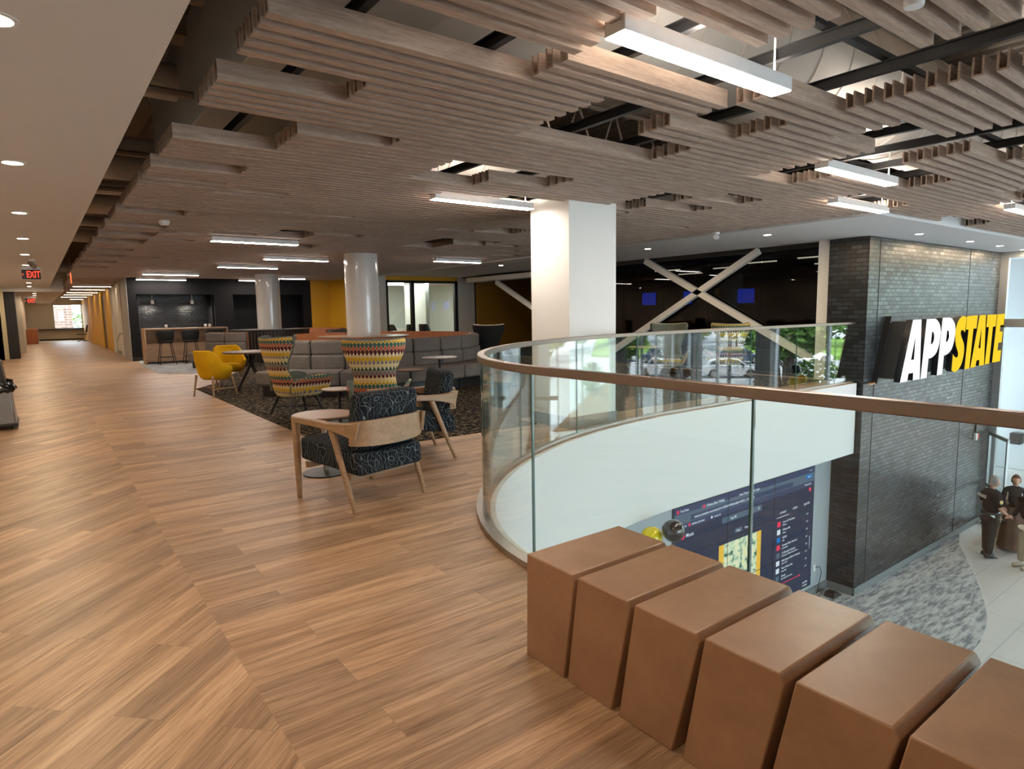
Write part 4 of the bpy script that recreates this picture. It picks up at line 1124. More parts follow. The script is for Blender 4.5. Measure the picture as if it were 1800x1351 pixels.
# =====================================================  ROUND SOFAS
def arc_block(r0, r1, a, z0, z1, seg=5, lean=0.0):
    mb = MB(); vs = []; n_ = seg+1
    for (r, z) in ((r0, z0), (r1, z0), (r1-lean, z1), (r0-lean, z1)):
        for j in range(n_):
            q = -a/2+a*j/seg; vs.append((r*cos(q), r*sin(q), z))
    fs = []
    for i in range(4):
        for j in range(seg): fs.append((i*n_+j, i*n_+j+1, ((i+1) % 4)*n_+j+1, ((i+1) % 4)*n_+j))
    fs += [(0, n_, 2*n_, 3*n_), (n_-1, 2*n_-1, 3*n_-1, 4*n_-1)]
    return mb.add(vs, fs)
DA = rad(360/25)
def sofa_module(lab, grp, seat=True, back=True, R0=2.32):
    t = thing('sofa_module', lab, 'sofa', group=grp)
    if seat:
        arc_block(R0+.02, R0+.78, DA*.985, .20, .44).build('seat', grey_f, t, bevel=.035, bseg=4)
        arc_block(R0+.10, R0+.62, DA*.97, 0, .19).build('base', blackp_m, t)
    if back:
        arc_block(R0, R0+.17, DA*.98, .42, .685).build('lower_back_pad', grey_f, t, bevel=.04, bseg=4)
        arc_block(R0-.01, R0+.15, DA*.98, .68, .94).build('upper_back_pad', grey_f, t, bevel=.045, bseg=4)
        arc_block(R0-.05, R0-.012, DA*.999, 0, .95).build('back_panel', orange_m, t)
    return t
c2 = (5.65, 12.8, 0); c1 = (5.88, 20.4, 0)
SM = sofa_module('x', 'modules of the near round sofa')
places = ['left end', 'second from the left end', 'third from the left end', 'fourth from the left end', 'behind the teardrop wing chair', 'sixth from the left end', 'seventh from the left end', 'eighth from the left end', 'ninth from the left end', 'right end']
first = True
a0 = 216.5
for i in range(7):
    o = SM if first else copy_tree(SM); first = False
    place(o, c2, rad(a0+14.4*i), 'grey upholstered module of the near round sofa, ' + places[i])
SB = sofa_module('x', 'far arc of the near round sofa', False, True)
for i in range(11):
    o = SB if i == 0 else copy_tree(SB)
    place(o, c2, rad(a0+14.4*7+14.4*i), 'orange lined back panel of the near round sofa, ' + ORD[i] + ' to its right end')
# column table ring and counter
tag(MB().lathe([(.37, .90), (.95, .90), (.96, .915), (.96, .93), (.37, .93)], c2, 48, ring=True).build('ring_table', walnut_m, smooth=True, autos=True), 'round wood table ring around the near white column inside the sofa', 'table')
# far round sofa
for i, a in enumerate((232, 217.5)):
    place(copy_tree(SM), c1, rad(a), 'grey module of the far round sofa behind the yellow chairs, ' + ('right one' if i == 0 else 'left one'), 'modules of the far round sofa')
for i, a in enumerate((5.6, 20, 34.4, 48.8)):
    place(copy_tree(SM), c1, rad(a), 'grey back module of the far round sofa, ' + ORD[i] + ' to its right end', 'modules of the far round sofa')
for i, a in enumerate((318, 303.5)):
    place(copy_tree(SM), c1, rad(a), 'grey module of the far round sofa right of the slatted drum, ' + ('right one' if i == 0 else 'left one'), 'modules of the far round sofa')
dr = thing('slatted_drum', 'dark round planter drum with vertical slats around the far column', 'drum', c1)
MB().lathe([(1.10, 0), (1.13, 0), (1.13, .93), (1.10, .93)], (0, 0, 0), 64, ring=True).build('body', blackp_m, dr)
MB().lathe([(.38, .93), (1.2, .93), (1.2, .97), (.38, .97)], (0, 0, 0), 64, ring=True).build('top', blackw_m, dr)
sl = MB()
for k in range(76):
    a = 2*pi*k/76; c_, s_ = cos(a), sin(a)
    sl.hull8([(1.125*c_+.02*s_, 1.125*s_-.02*c_, .04), (1.17*c_+.02*s_, 1.17*s_-.02*c_, .04), (1.17*c_-.02*s_, 1.17*s_+.02*c_, .04), (1.125*c_-.02*s_, 1.125*s_+.02*c_, .04),
              (1.125*c_+.02*s_, 1.125*s_-.02*c_, .92), (1.17*c_+.02*s_, 1.17*s_-.02*c_, .92), (1.17*c_-.02*s_, 1.17*s_+.02*c_, .92), (1.125*c_-.02*s_, 1.125*s_+.02*c_, .92)])
sl.build('slat_screen', wood('dark_slat', (.05, .035, .028), (.085, .06, .05), .5, 'Z'), dr)

# =====================================================  KITCHEN BAR
BW = 2.3
bar = thing('bar_counter', 'wood waterfall bar counter in front of the black kitchen', 'counter', (2.55, 21.3, 0))
MB().box(0, BW, 0, .65, 1.02, 1.06).build('counter_top', barwood_m, bar, bevel=.004)
MB().box(0, .04, 0, .65, 0, 1.02).build('end_panel', barwood_m, bar); MB().box(BW-.04, BW, 0, .65, 0, 1.02).build('end_panel', barwood_m, bar)
MB().box(.04, BW-.04, .30, .34, .06, 1.02).build('front_panel', barwood_m, bar); MB().box(.04, BW-.04, .28, .36, 0, .06).build('plinth', blackp_m, bar)
def bar_stool(lab):
    t = thing('bar_stool', lab, 'stool', group='black bar stools')
    bucket(t, .23, .21, .68, lambda d: .99-.10*sstep(60, 110, d), char_f, th=.04, amax=110, name='backrest')
    MB().lathe([(.001, .64), (.19, .64), (.21, .67), (.2, .71), (.001, .72)], (0, 0, 0), 28).build('seat', char_f, t, smooth=True)
    for sx in (-1, 1):
        for sy in (-1, 1): MB().tube([(sx*.13, sy*.13, .66), (sx*.215, sy*.21, 0)], .011, 8).build('leg', blackm_m, t, smooth=True)
    q = .187
    MB().tube([(-q, -q, .22), (q, -q, .22), (q, q, .22), (-q, q, .22), (-q, -q, .22)], .009, 6).build('footrest', blackm_m, t)
    return t
st = bar_stool('black upholstered bar stool at the wood bar, left one')
place(st, (3.05, 21.0, 0), 0)
place(copy_tree(st), (3.72, 21.0, 0), 0, 'black upholstered bar stool at the wood bar, middle one')
place(copy_tree(st), (4.40, 21.0, 0), 0, 'black upholstered bar stool at the wood bar, right one')
for i, (x, lab) in enumerate(((3.15, 'left white cylinder pendant in the kitchen niche'), (4.33, 'right white cylinder pendant in the kitchen niche'))):
    t = thing('pendant_lamp', lab, 'pendant lamp', (x, 23.75, 2.13), group='kitchen pendants')
    MB().tube([(0, 0, 0), (0, 0, -.2)], .006, 6).build('cord', lampbody_m, t)
    MB().lathe([(.001, -.19), (.05, -.19), (.05, -.31), (.045, -.31), (.045, -.2)], (0, 0, 0), 20).build('lamp_shade', lampbody_m, t, smooth=True, autos=True)
    area('pendant_bulb', (0, 0, -.33), .07, 9, (1, .9, .78), parent=t)
for i, x in enumerate((3.2, 4.3, 4.42)):
    tag(MB().lathe([(.001, 0), (.035, .0), (.045, .08), (.035, .10), (.001, .10)], (0, 0, 0), 16).build('jar', simple('jar_%d' % i, (.7, .7, .7), .2, .6), smooth=True, loc=(x, 21.75, 1.06)), ['small shiny jar on the left of the bar counter', 'small shiny jar on the right of the bar counter', 'second shiny jar right of the other on the bar'][i], 'jar')

# =====================================================  TRASH BIN
tb = thing('trash_bin', 'steel trash bin on casters with a black lid and bunched liner at the left edge', 'trash bin', (-.62, 10.5, 0))
MB().hull8([(-.33, -.33, .07), (.34, -.33, .07), (.34, .33, .07), (-.33, .33, .07), (-.31, -.31, .50), (.305, -.31, .50), (.305, .31, .50), (-.31, .31, .50)]).build('body', simple('bin_steel', (.30, .31, .33), .38, .8, .05, 20), tb, bevel=.02)
MB().box(-.01, -.004, -.335, -.30, .09, .50).build('door_seam', blackp_m, tb)
MB().box(-.345, .355, -.345, .345, .045, .085).build('plinth', blackp_m, tb, bevel=.01)
ln = MB(); ringp = []
for k in range(5):
    row = []
    for j in range(49):
        a = 2*pi*j/48; w = .335+.02*sin(j*1.7+k)+.012*sin(j*3.9)+.025*sin(k*1.3); e = .45
        row.append((w*math.copysign(abs(cos(a))**e, cos(a)), w*math.copysign(abs(sin(a))**e, sin(a)), .47+k*.035+.008*sin(j*2.3)))
    ringp.append(row)
ln.grid(ringp); ln.build('liner', simple('black_film', (.01, .01, .01), .22), tb, smooth=True)
MB().hull8([(-.29, -.29, .54), (.27, -.29, .54), (.27, .29, .54), (-.29, .29, .54), (-.27, -.27, .88), (.235, -.27, .88), (.235, .27, .88), (-.27, .27, .88)]).build('hood', blackp_m, tb, bevel=.02)
for sx in (-1, 1):
    for sy in (-1, 1): MB().prism([(.03*cos(q*pi/6), .032+.03*sin(q*pi/6)) for q in range(12)], sx*.29-.012, sx*.29+.012, 'X').build('caster', blackp_m, tb).location.y = sy*.29

# =====================================================  OFFICE CHAIR far corridor, wall rail, classroom
oc = thing('office_chair', 'small black task chair at the right end of the far corridor', 'chair', (2.2, 45.0, 0), rad(80))
MB().hull8([(-.22, -.24, .55), (.22, -.24, .55), (.22, -.2, .55), (-.22, -.2, .55), (-.2, -.32, 1.0), (.2, -.32, 1.0), (.2, -.28, 1.0), (-.2, -.28, 1.0)]).build('backrest', char_f, oc, bevel=.02)
MB().box(-.24, .24, -.22, .24, .42, .49).build('seat', grey_f, oc, bevel=.03)
MB().cyl(0, 0, .06, .42, .03, 10).build('post', metal_m, oc)
bs = MB()
for k in range(5): bs.tube([(0, 0, .12), (.3*cos(k*1.257), .3*sin(k*1.257), .05)], .018, 6)
bs.build('star_base', blackp_m, oc)
hr = thing('wall_handrail', 'steel stair handrail on the white corridor wall past the black kitchen', 'handrail', (2.45, 26, 0))
MB().tube([(0, -1.0, .85), (0, .7, .85), (0, 1.9, .55)], .022, 8).tube([(0, .7, .85), (.12, .7, .85)], .012, 6).tube([(0, -.9, .85), (.12, -.9, .85)], .012, 6).build('rail', metal_m, hr, smooth=True)
MB().tube([(0, -1.0, 1.02), (0, .5, 1.02)], .012, 8).build('upper_bar', metal_m, hr, smooth=True)
for i, (x, y, z) in enumerate(((9.9, 20.8, .62), (10.25, 22.0, .6), (11.0, 20.6, .52), (11.2, 22.4, .6), (11.5, 23.9, .6), (9.85, 24.3, .62), (10.9, 21.9, .6), (11.7, 20.9, .6))):
    t = thing('classroom_chair', 'black shell chair in the classroom behind the glass, ' + ['front left', 'second in the left column', 'front middle', 'second middle', 'rear right', 'rear left', 'beside the table', 'front right'][i], 'chair', (x, y, 0), rad(200+i*13), 'classroom chairs')
    bucket(t, .26, .23, .46, lambda d: .98-.3*sstep(45, 90, d), blackp_m, th=.025, amax=105, name='shell')
    MB().cyl(0, 0, .05, .46, .03, 10).lathe([(.26, 0), (.26, .03), (.03, .06)], (0, 0, 0), 5).build('base', metal_m, t)
for i, (x, y, w) in enumerate(((10.2, 21.4, 1.3), (12.6, 24.6, 1.6))):
    t = thing('classroom_table', 'pale table in the classroom, ' + ['front', 'rear'][i], 'table', (x, y, 0))
    MB().box(-w/2, w/2, -.3, .3, .71, .74).build('table_top', whitetop, t)
    for sx in (-1, 1): MB().box(sx*w*.4-.02, sx*w*.4+.02, -.02, .02, 0, .71).build('leg', metal_m, t)
for i, (x, y) in enumerate(((9.7, 21.5), (10.6, 22.6), (11.5, 21.2), (11.6, 23.8), (10.2, 24.8))):
    tag(MB().box(0, 1.1, -.05, .05, 0, .04).build('classroom_lamp_strip', lampw_m, loc=(x, y, 2.54), rotz=.0), 'white strip lamp on the classroom ceiling, ' + ORD[i], 'ceiling lamp', 'classroom strip lamps')
t = thing('orange_pendant', 'orange cord reel hanging in the classroom', 'cord reel', (11.6, 24.4, 0))
MB().lathe([(.001, 2.16), (.05, 2.15), (.17, 2.05), (.16, 2.03), (.001, 2.06)], (0, 0, 0), 20).build('reel', emission('orange_plastic_glow', (1, .3, .02), .5), t, smooth=True)  # the reel is no lamp; its brightness is put in as emission
MB().tube([(0, 0, 2.6), (0, 0, 2.16)], .01, 6).build('cord', blackp_m, t)
tag(MB().tube([(11.3, 26.3, 2.3), (11.36, 26.3, .5)], .03, 8).build('orange_pipe', simple('orange_paint', (.8, .16, .02), .5)), 'orange vertical pipe on the classroom back wall', 'pipe')
t = thing('wall_notice', 'small green and white notice beside the orange pipe', 'sign', (11.4, 26.2, 1.72))
MB().box(-.13, .13, -.01, .01, -.18, .18).build('board', white_m, t)
gm = simple('green_print', (.02, .25, .12), .5)
MB().box(-.13, .13, -.014, -.01, .12, .18).box(-.13, .13, -.014, -.01, -.18, -.11).build('bands', gm, t)
t = thing('projector', 'small white projector hanging from the classroom ceiling', 'projector', (10.25, 22.6, 2.15))
MB().box(-.15, .15, -.12, .12, 0, .11).build('body', white_m, t, bevel=.02); MB().tube([(0, 0, .1), (0, 0, .45)], .02, 8).build('pole', blackp_m, t)
tag(MB().box(-.1, .1, -.08, .08, 0, .2).build('hanging_speaker', blackp_m, bevel=.02, loc=(9.65, 21.3, 2.18)), 'small black speaker under the classroom ceiling', 'speaker')

# =====================================================  DARK ROOM behind partition
blue_e = emission('blue_screen_glow', (.02, .08, 1.0), 1.0)
for i, (y, w, x) in enumerate(((13.4, .55, 15.5), (12.0, .3, 15.6), (10.0, .5, 15.5))):
    t = thing('wall_display', 'blue lit display inside the dark room behind the partition, ' + ['left', 'middle', 'right'][i], 'screen', (x, y, 1.72))
    MB().box(0, .05, -w/2-.02, w/2+.02, -.22, .22).build('bezel', blackp_m, t); MB().box(-.006, 0, -w/2, w/2, -.19, .19).build('panel', blue_e, t)
dim_e = emission('dim_strip', (1, .85, .6), 3)
for i, (x, y) in enumerate(((14.5, 9.0), (14.9, 12.2), (15.5, 10.6), (16.5, 8.2), (14.2, 7.4), (17, 13))):
    tag(MB().box(-.02, .02, -.45, .45, 0, .03).build('strip_lamp', dim_e, loc=(x, y, 2.5)), 'thin strip lamp inside the dark room behind the partition, ' + ORD[i], 'ceiling lamp', 'dark room strip lamps')

# =====================================================  SIGN
LET = {'A': [[(12.51, 0.0), (12.93, 1.13), (13.31, 1.13), (13.38, 0.0), (13.07, 0.0), (13.07, 0.14), (12.86, 0.14), (12.82, 0.0)], [(12.94, 0.39), (13.08, 0.82), (13.07, 0.39)]],
 'P': [[(13.42, 0.0), (13.55, 1.13), (13.80, 1.13), (13.93, 1.13), (14.04, 1.11), (14.12, 1.07), (14.20, 1.01), (14.24, 0.95), (14.27, .86), (14.26, 0.76), (14.23, .64), (14.18, 0.54), (14.11, .465), (14.03, 0.42), (13.92, .385), (13.8, 0.37), (13.74, 0.37), (13.7, 0.0)], [(13.81, 0.64), (13.84, 0.89), (13.90, .87), (13.94, 0.83), (13.96, 0.76), (13.94, 0.70), (13.88, 0.65)]],
 'P2': [[(14.2, 0.01), (14.32, 1.14), (14.56, 1.14), (14.69, 1.14), (14.80, 1.12), (14.88, 1.08), (14.96, 1.02), (15.0, 0.97), (15.03, .88), (15.02, 0.79), (14.99, .66), (14.94, 0.56), (14.87, .485), (14.78, 0.44), (14.67, .405), (14.55, 0.39), (14.50, 0.39), (14.47, 0.01)], [(14.56, 0.65), (14.59, 0.89), (14.65, .88), (14.69, 0.84), (14.71, 0.76), (14.69, 0.71), (14.63, 0.66)]],
 'S': [[(14.95, 0.06), (14.98, 0.39), (15.04, 0.345), (15.14, 0.31), (15.21, 0.31), (15.25, .335), (15.26, 0.37), (15.25, .405), (15.22, 0.44), (15.16, .50), (15.10, 0.57), (15.06, .65), (15.04, 0.73), (15.03, 0.80), (15.04, 0.88), (15.07, .96), (15.12, 1.03), (15.18, 1.085), (15.26, 1.125), (15.34, 1.15), (15.42, 1.16), (15.53, 1.15), (15.6, 1.12), (15.57, 0.81), (15.5, 0.85), (15.41, 0.87), (15.36, .865), (15.33, 0.84), (15.32, .81), (15.34, .77), (15.39, 0.72), (15.46, .66), (15.52, 0.60), (15.56, .54), (15.58, 0.47), (15.58, .39), (15.56, 0.31), (15.53, .235), (15.49, 0.17), (15.43, .11), (15.36, 0.07), (15.27, .03), (15.18, 0.015), (15.10, .015), (15.03, 0.03)]],
 'T': [[(15.67, 0.03), (15.76, 0.87), (15.61, 0.87), (15.62, 1.15), (16.25, 1.16), (16.22, 0.88), (16.04, 0.88), (15.95, 0.03)]],
 'A2': [[(16.01, 0.04), (16.37, 1.16), (16.75, 1.16), (16.84, 0.05), (16.53, 0.05), (16.53, 0.18), (16.36, 0.18), (16.31, 0.04)], [(16.42, 0.44), (16.53, 0.9), (16.55, 0.44)]],
 'T2': [[(16.89, 0.06), (16.99, 0.89), (16.83, 0.89), (16.85, 1.16), (17.46, 1.16), (17.42, 0.89), (17.25, 0.89), (17.17, 0.06)]],
 'E': [[(17.36, 0.07), (17.5, 1.16), (18.0, 1.17), (17.97, 0.91), (17.75, 0.91), (17.73, 0.76), (17.94, 0.76), (17.91, 0.51), (17.69, 0.51), (17.67, 0.33), (17.92, 0.33), (17.89, 0.07)]]}
def letter(name, loops, y0, y1, m_front, m_side, parent):
    cu = bpy.data.curves.new(name, 'CURVE'); cu.dimensions = '2D'; cu.fill_mode = 'BOTH'; cu.extrude = (y1-y0)/2
    for lp in loops:
        sp = cu.splines.new('POLY'); sp.points.add(len(lp)-1); sp.use_cyclic_u = True
        for pt, q in zip(sp.points, lp): pt.co = (q[0], q[1], 0, 1)
    tmp = bpy.data.objects.new(name, cu); COL.objects.link(tmp)
    me = bpy.data.meshes.new_from_object(tmp.evaluated_get(bpy.context.evaluated_depsgraph_get()))
    bpy.data.objects.remove(tmp); bpy.data.curves.remove(cu)
    me.transform(Matrix(((1, 0, 0, 0), (0, 0, -1, (y0+y1)/2), (0, 1, 0, 0), (0, 0, 0, 1))))
    me.materials.clear(); me.materials.append(m_front); me.materials.append(m_side)
    for p_ in me.polygons:
        p_.material_index = 0 if p_.normal.y < -.5 or p_.normal.y > .5 else 1
    me.update()
    o = bpy.data.objects.new(name, me); COL.objects.link(o); o.parent = parent
    return o
sg = thing('wall_sign', 'large backlit APPSTATE sign of white and yellow italic letters on the black brick wall', 'sign')
wl_m = emission('white_sign_face', (.92, .95, 1.0), .52); yl_m = emission('yellow_sign_face', (1.0, .66, .03), .42)
side_w = simple('sign_side_dark', (.012, .012, .014), .4)
for k, v in LET.items():
    nm = 'letter'
    o = letter(nm, v, 4.89, 5.0, wl_m if k in ('A', 'P', 'P2') else yl_m, side_w, sg)
    o['label'] = ('white' if k in ('A', 'P', 'P2') else 'yellow') + ' italic letter ' + k[0]
MB().prism([(12.47, .06), (12.90, 1.10), (17.62, 1.13), (17.47, .12)], 5.0, 5.295, 'Y').build('sign_body', simple('sign_body_grey', (.014, .016, .017), .5), sg)
MB().prism([(12.30, -.03), (12.38, -.03), (12.86, 1.2), (12.78, 1.2)], 5.2, 5.298, 'Y').build('end_trim', blackm_m, sg)
MB().tube([(12.1, 5.24, -.02), (12.42, 5.24, -.02)], .02, 8).build('conduit', simple('copper', (.55, .28, .12), .35, .8), sg)
# small device on the brick wall
al = thing('fire_alarm', 'red and white fire alarm on the brick wall above the officer', 'alarm', (17.95, 5.29, -1.78))
MB().box(-.07, .02, -.05, .01, -.08, .08).build('housing', white_m, al, bevel=.01); MB().box(.02, .10, -.055, .01, -.07, .07).build('strobe', simple('alarm_red', (.6, .04, .03), .4), al, bevel=.01)
tag(MB().box(-.015, .015, -.02, .01, -.62, .0).build('cable_raceway', blackm_m, loc=(17.95, 5.29, -1.05)), 'thin black cable raceway on the brick wall above the fire alarm', 'raceway')

# =====================================================  VIDEO WALL
vw = thing('video_wall', 'video wall of nine panels showing a dark music player page under the balcony', 'video wall', (7.3, 5.8, -3.83))
def em(name, c, s=1.0): return emission(name, c, s*.5)
scr_bg = em('screen_navy', (.020, .028, .050), 1.5); scr_bar = em('screen_bar', (.055, .085, .12), 1.5); scr_tab = em('screen_tab', (.028, .042, .085), 1.5)
scr_w = em('screen_white', (.65, .72, .8), .9); scr_r = em('screen_red', (.9, .05, .12), .8); scr_b = em('screen_blue', (.01, .18, .55), .9)
for i in range(3):
    for j in range(3):
        MB().box(i*1.355+.006, (i+1)*1.355-.006, .0, .02, j*.767+.006, (j+1)*.767-.006).build('display_panel', scr_bg, vw)
MB().box(-.02, 4.085, .012, .02, -.02, 2.32).build('frame', blackp_m, vw)
def q(x0, x1, z0, z1, m, name='screen_area', d=.001):
    return MB().box(x0-7.3, x1-7.3, -.001-d, .0-.0002, z0+3.83, z1+3.83).build(name, m, vw)
q(7.31, 11.35, -1.64, -1.535, scr_tab); q(7.31, 11.35, -1.80, -1.64, scr_bar); q(7.31, 11.35, -1.885, -1.80, scr_tab)
q(7.95, 8.55, -1.70, -1.60, scr_bar, d=.002); q(7.7, 10.6, -1.785, -1.70, scr_tab, d=.003); q(8.50, 9.62, -2.02, -1.92, scr_bar)
q(11.05, 11.26, -1.73, -1.665, scr_b, d=.003); q(8.86, 9.06, -2.25, -2.18, scr_bar)
def tx(s, x, z, size, m=None, al='LEFT'):
    o = text_mesh('screen_text', s, size, m or scr_w, vw, .0004, al, bold=size*.012); o.location = (x-7.3, -.006, z+3.83); o.rotation_euler = (pi/2, 0, 0)
tx('YouTube', 7.44, -1.60, .055); tx('Cheese (feat. Yebba)', 8.08, -1.63, .055); tx('How Their Accents Linger', 8.95, -1.63, .055)
tx('music.youtube.com/watch?v=L3BXeNN0tsh&list=RDC_nYtJo_wn', 7.78, -1.745, .06); tx('Music', 7.48, -1.845, .05); tx('Adobe Acrobat', 7.72, -1.845, .05); tx('Level 12', 8.28, -1.845, .05)
tx('Music', 7.58, -2.0, .085); tx('top 40', 8.72, -1.97, .06); tx('Song', 8.89, -2.215, .05); tx('Video', 9.12, -2.215, .05); tx('X', 9.5, -1.97, .07)
tx('UP NEXT', 10.2, -2.20, .05); tx('LYRICS', 10.62, -2.20, .05); tx('RELATED', 11.0, -2.20, .05); tx('All bookmarks', 11.0, -1.84, .04); tx('Upload', 11.1, -1.70, .035); tx('- o x', 11.15, -1.585, .05)
for cx, cz, r_, m in ((7.39, -1.60, .028, scr_r), (8.02, -1.63, .028, scr_r), (7.67, -1.845, .025, scr_r), (7.51, -2.0, .045, scr_r), (11.2, -1.95, .035, scr_r), (8.22, -1.845, .022, scr_w), (10.93, -3.53, .018, scr_r)):
    MB().prism([(cx-7.3+r_*cos(k*pi/8), cz+3.83+r_*sin(k*pi/8)) for k in range(16)], -.006, -.001, 'Y').build('screen_icon', m, vw)
rows = [('Love On The Brain', 'Rihanna', scr_r), ('Without Me', 'Halsey', scr_w), ('Kill Bill', 'SZA', scr_b), ('Sweetest (feat. Summer)', 'Justin Bieber', scr_r), ('21 (feat. Jack Harlow)', 'DJ Camper, Kehlani & Jack Harlow', scr_bar), ('Blank Space (Taylor\'s Version)', 'Taylor Swift', scr_w), ("That's What I Like", 'Bruno Mars', scr_w), ('Unholy', 'Sam Smith & Kim Petras', scr_bar)]
for i, (a, b, m) in enumerate(rows):
    z = -2.40-.143*i
    q(10.13, 10.23, z-.045, z+.045, m, 'album_thumbnail', d=.003); tx(a, 10.30, z+.02, .05); tx(b, 10.30, z-.035, .038); tx(['2:44', '3:23', '2:34', '3:31', '3:27', '3:52', '3:27', '2:37'][i], 11.1, z, .04)
q(10.2, 10.9, -3.537, -3.527, scr_r, d=.003)
q(10.1, 10.5, -2.28, -2.27, scr_w); q(11.25, 11.262, -3.1, -2.85, scr_w)
tx('4:23 PM', 11.05, -3.72, .05); tx('8/19/2024', 11.05, -3.78, .04)
# generic artwork
am = bpy.data.materials.new('artwork_picture'); am.use_nodes = True; n = am.node_tree; n.nodes.clear()
o_ = N(n, 'ShaderNodeOutputMaterial'); e_ = N(n, 'ShaderNodeEmission'); tc = N(n, 'ShaderNodeTexCoord'); g = N(n, 'ShaderNodeTexNoise'); g.inputs['Scale'].default_value = 9; g.inputs['Detail'].default_value = 5
n.links.new(tc.outputs['Object'], g.inputs['Vector'])
c_ = ramp(n, g.outputs['Fac'], [(.36, (.06, .14, .12)), (.46, (.55, .72, .5)), (.56, (.8, .85, .6)), (.68, (.85, .75, .3))])
s3 = N(n, 'ShaderNodeSeparateXYZ'); n.links.new(tc.outputs['Object'], s3.inputs[0])
bx_ = math_node(n, 'ABSOLUTE', math_node(n, 'SUBTRACT', s3.outputs['X'], 1.725))
c_ = mixc(n, math_node(n, 'GREATER_THAN', bx_, .47), c_, (.85, .52, .08))
n.links.new(c_, e_.inputs[0]); e_.inputs[1].default_value = .42; n.links.new(e_.outputs[0], o_.inputs[0])
q(8.43, 9.62, -3.56, -2.37, am, 'artwork', d=.004)
for i in (1, 2): MB().box(i*1.355-.004, i*1.355+.004, -.008, .0, 0, 2.30).build('bezel', blackp_m, vw); MB().box(0, 4.065, -.008, 0, i*.767-.004, i*.767+.004).build('bezel', blackp_m, vw)
ot = thing('wall_outlet', 'white wall outlet with a black cord right of the video wall', 'outlet', (11.5, 5.815, -3.55))
MB().box(-.04, .04, -.01, 0, -.06, .06).build('plate', white_m, ot)
MB().tube([(0, -.03, .02), (.12, -.05, .02), (.17, -.06, -.12), (.08, -.06, -.35), (.03, -.06, -.5)], .007, 6).build('cord', blackp_m, ot, smooth=True)
tag(MB().hull8([(-.16, -.1, 0), (.16, -.1, 0), (.16, .1, 0), (-.16, .1, 0), (-.1, -.08, .09), (.02, -.08, .09), (.02, .08, .09), (-.1, .08, .09)]).build('floor_box', blackp_m, loc=(11.72, 5.55, ZL+.012)), 'small black wedge box on the grey carpet by the brick corner', 'box')

# =====================================================  BALLOONS
def balloon(loc, r, m, lab, str_len):
    t = thing('balloon', lab, 'balloon', loc, 0, 'party balloons')
    mb = MB(); mb.lathe([(.001, -r*1.08), (r*.18, -r*1.0), (r*.55, -r*.80), (r*.86, -r*.45), (r*.99, -.02*r), (r*.96, r*.35), (r*.75, r*.7), (r*.4, r*.93), (.001, r*1.0)], (0, 0, 0), 28)
    bo_ = mb.build('body', m, t, smooth=True)
    MB().lathe([(.004, -r*1.06), (r*.09, -r*1.17), (.002, -r*1.15)], (0, 0, 0), 12).build('knot', m, bo_)
    if str_len: MB().tube([(0, 0, -r*1.15), (.02, .01, -r-str_len*.5), (0, 0, -str_len-r)], .003, 5).build('ribbon', white_m, t)
bb_ = simple('black_latex', (.012, .012, .016), .12, coat=.6); by_ = simple('yellow_latex', (.75, .6, .01), .2, coat=.4)
def pos(px_dir, d, z): return (px_dir[0]*d, px_dir[1]*d, z)
balloon((6.20, 4.93, -1.37), .145, bb_, 'shiny black balloon floating in front of the video wall, above the wood blocks', 2.4)
balloon((6.09, 5.18, -1.50), .14, by_, 'yellow balloon half hidden behind the black balloon', 2.25)
for i, (dx, dy, dz, m) in enumerate(((0, 0, 0, by_), (.31, .1, .06, by_), (.1, .0, .36, bb_))):
    balloon((17.6+dx, 1.2+dy, -.78+dz), .15, m, 'balloon of the cluster by the entrance facade, ' + ['left yellow', 'right yellow', 'black on top'][i], 2.9+dz)
for i, (dx, dy, dz, m) in enumerate(((0, 0, 0, bb_), (.25, .1, .33, bb_), (.4, .05, -.02, by_))):
    balloon((16.2+dx, -1.8+dy, -.95+dz), .15, m, 'balloon of the second cluster by the facade, ' + ['left black', 'upper black', 'right yellow'][i], 2.8+dz)

# =====================================================  ENTRANCE DOOR, DESK, PEOPLE
gd = thing('glass_door', 'aluminium framed glass door standing open behind the officer', 'door', (18.72, 5.22, ZL), 0)
def dleaf(parent, p, q_, z0, z1):
    p, q_ = Vector(p), Vector(q_); t = (q_-p).normalized(); nn = Vector((-t.y, t.x))*.022
    def bar_(a, b, za, zb, mb):
        A, B = p+t*a, p+t*b
        return mb.hull8([(A.x-nn.x, A.y-nn.y, za), (B.x-nn.x, B.y-nn.y, za), (B.x+nn.x, B.y+nn.y, za), (A.x+nn.x, A.y+nn.y, za), (A.x-nn.x, A.y-nn.y, zb), (B.x-nn.x, B.y-nn.y, zb), (B.x+nn.x, B.y+nn.y, zb), (A.x+nn.x, A.y+nn.y, zb)])
    L = (q_-p).length
    mb = MB(); bar_(0, .07, z0, z1, mb); bar_(L-.07, L, z0, z1, mb); bar_(0, L, z1-.08, z1, mb); bar_(0, L, z0, z0+.12, mb); bar_(0, L, z0+.95, z0+1.03, mb)
    mb.build('door_frame', alu_m, parent)
    g_ = MB(); A, B = p+t*.07, p+t*(L-.07); nn = nn*.2
    g_.hull8([(A.x-nn.x, A.y-nn.y, z0+.1), (B.x-nn.x, B.y-nn.y, z0+.1), (B.x+nn.x, B.y+nn.y, z0+.1), (A.x+nn.x, A.y+nn.y, z0+.1), (A.x-nn.x, A.y-nn.y, z1-.08), (B.x-nn.x, B.y-nn.y, z1-.08), (B.x+nn.x, B.y+nn.y, z1-.08), (A.x+nn.x, A.y+nn.y, z1-.08)])
    g_.build('pane', fglass_m, parent)
dleaf(gd, (0, 0), (-.85, -.62), .01, 2.33)
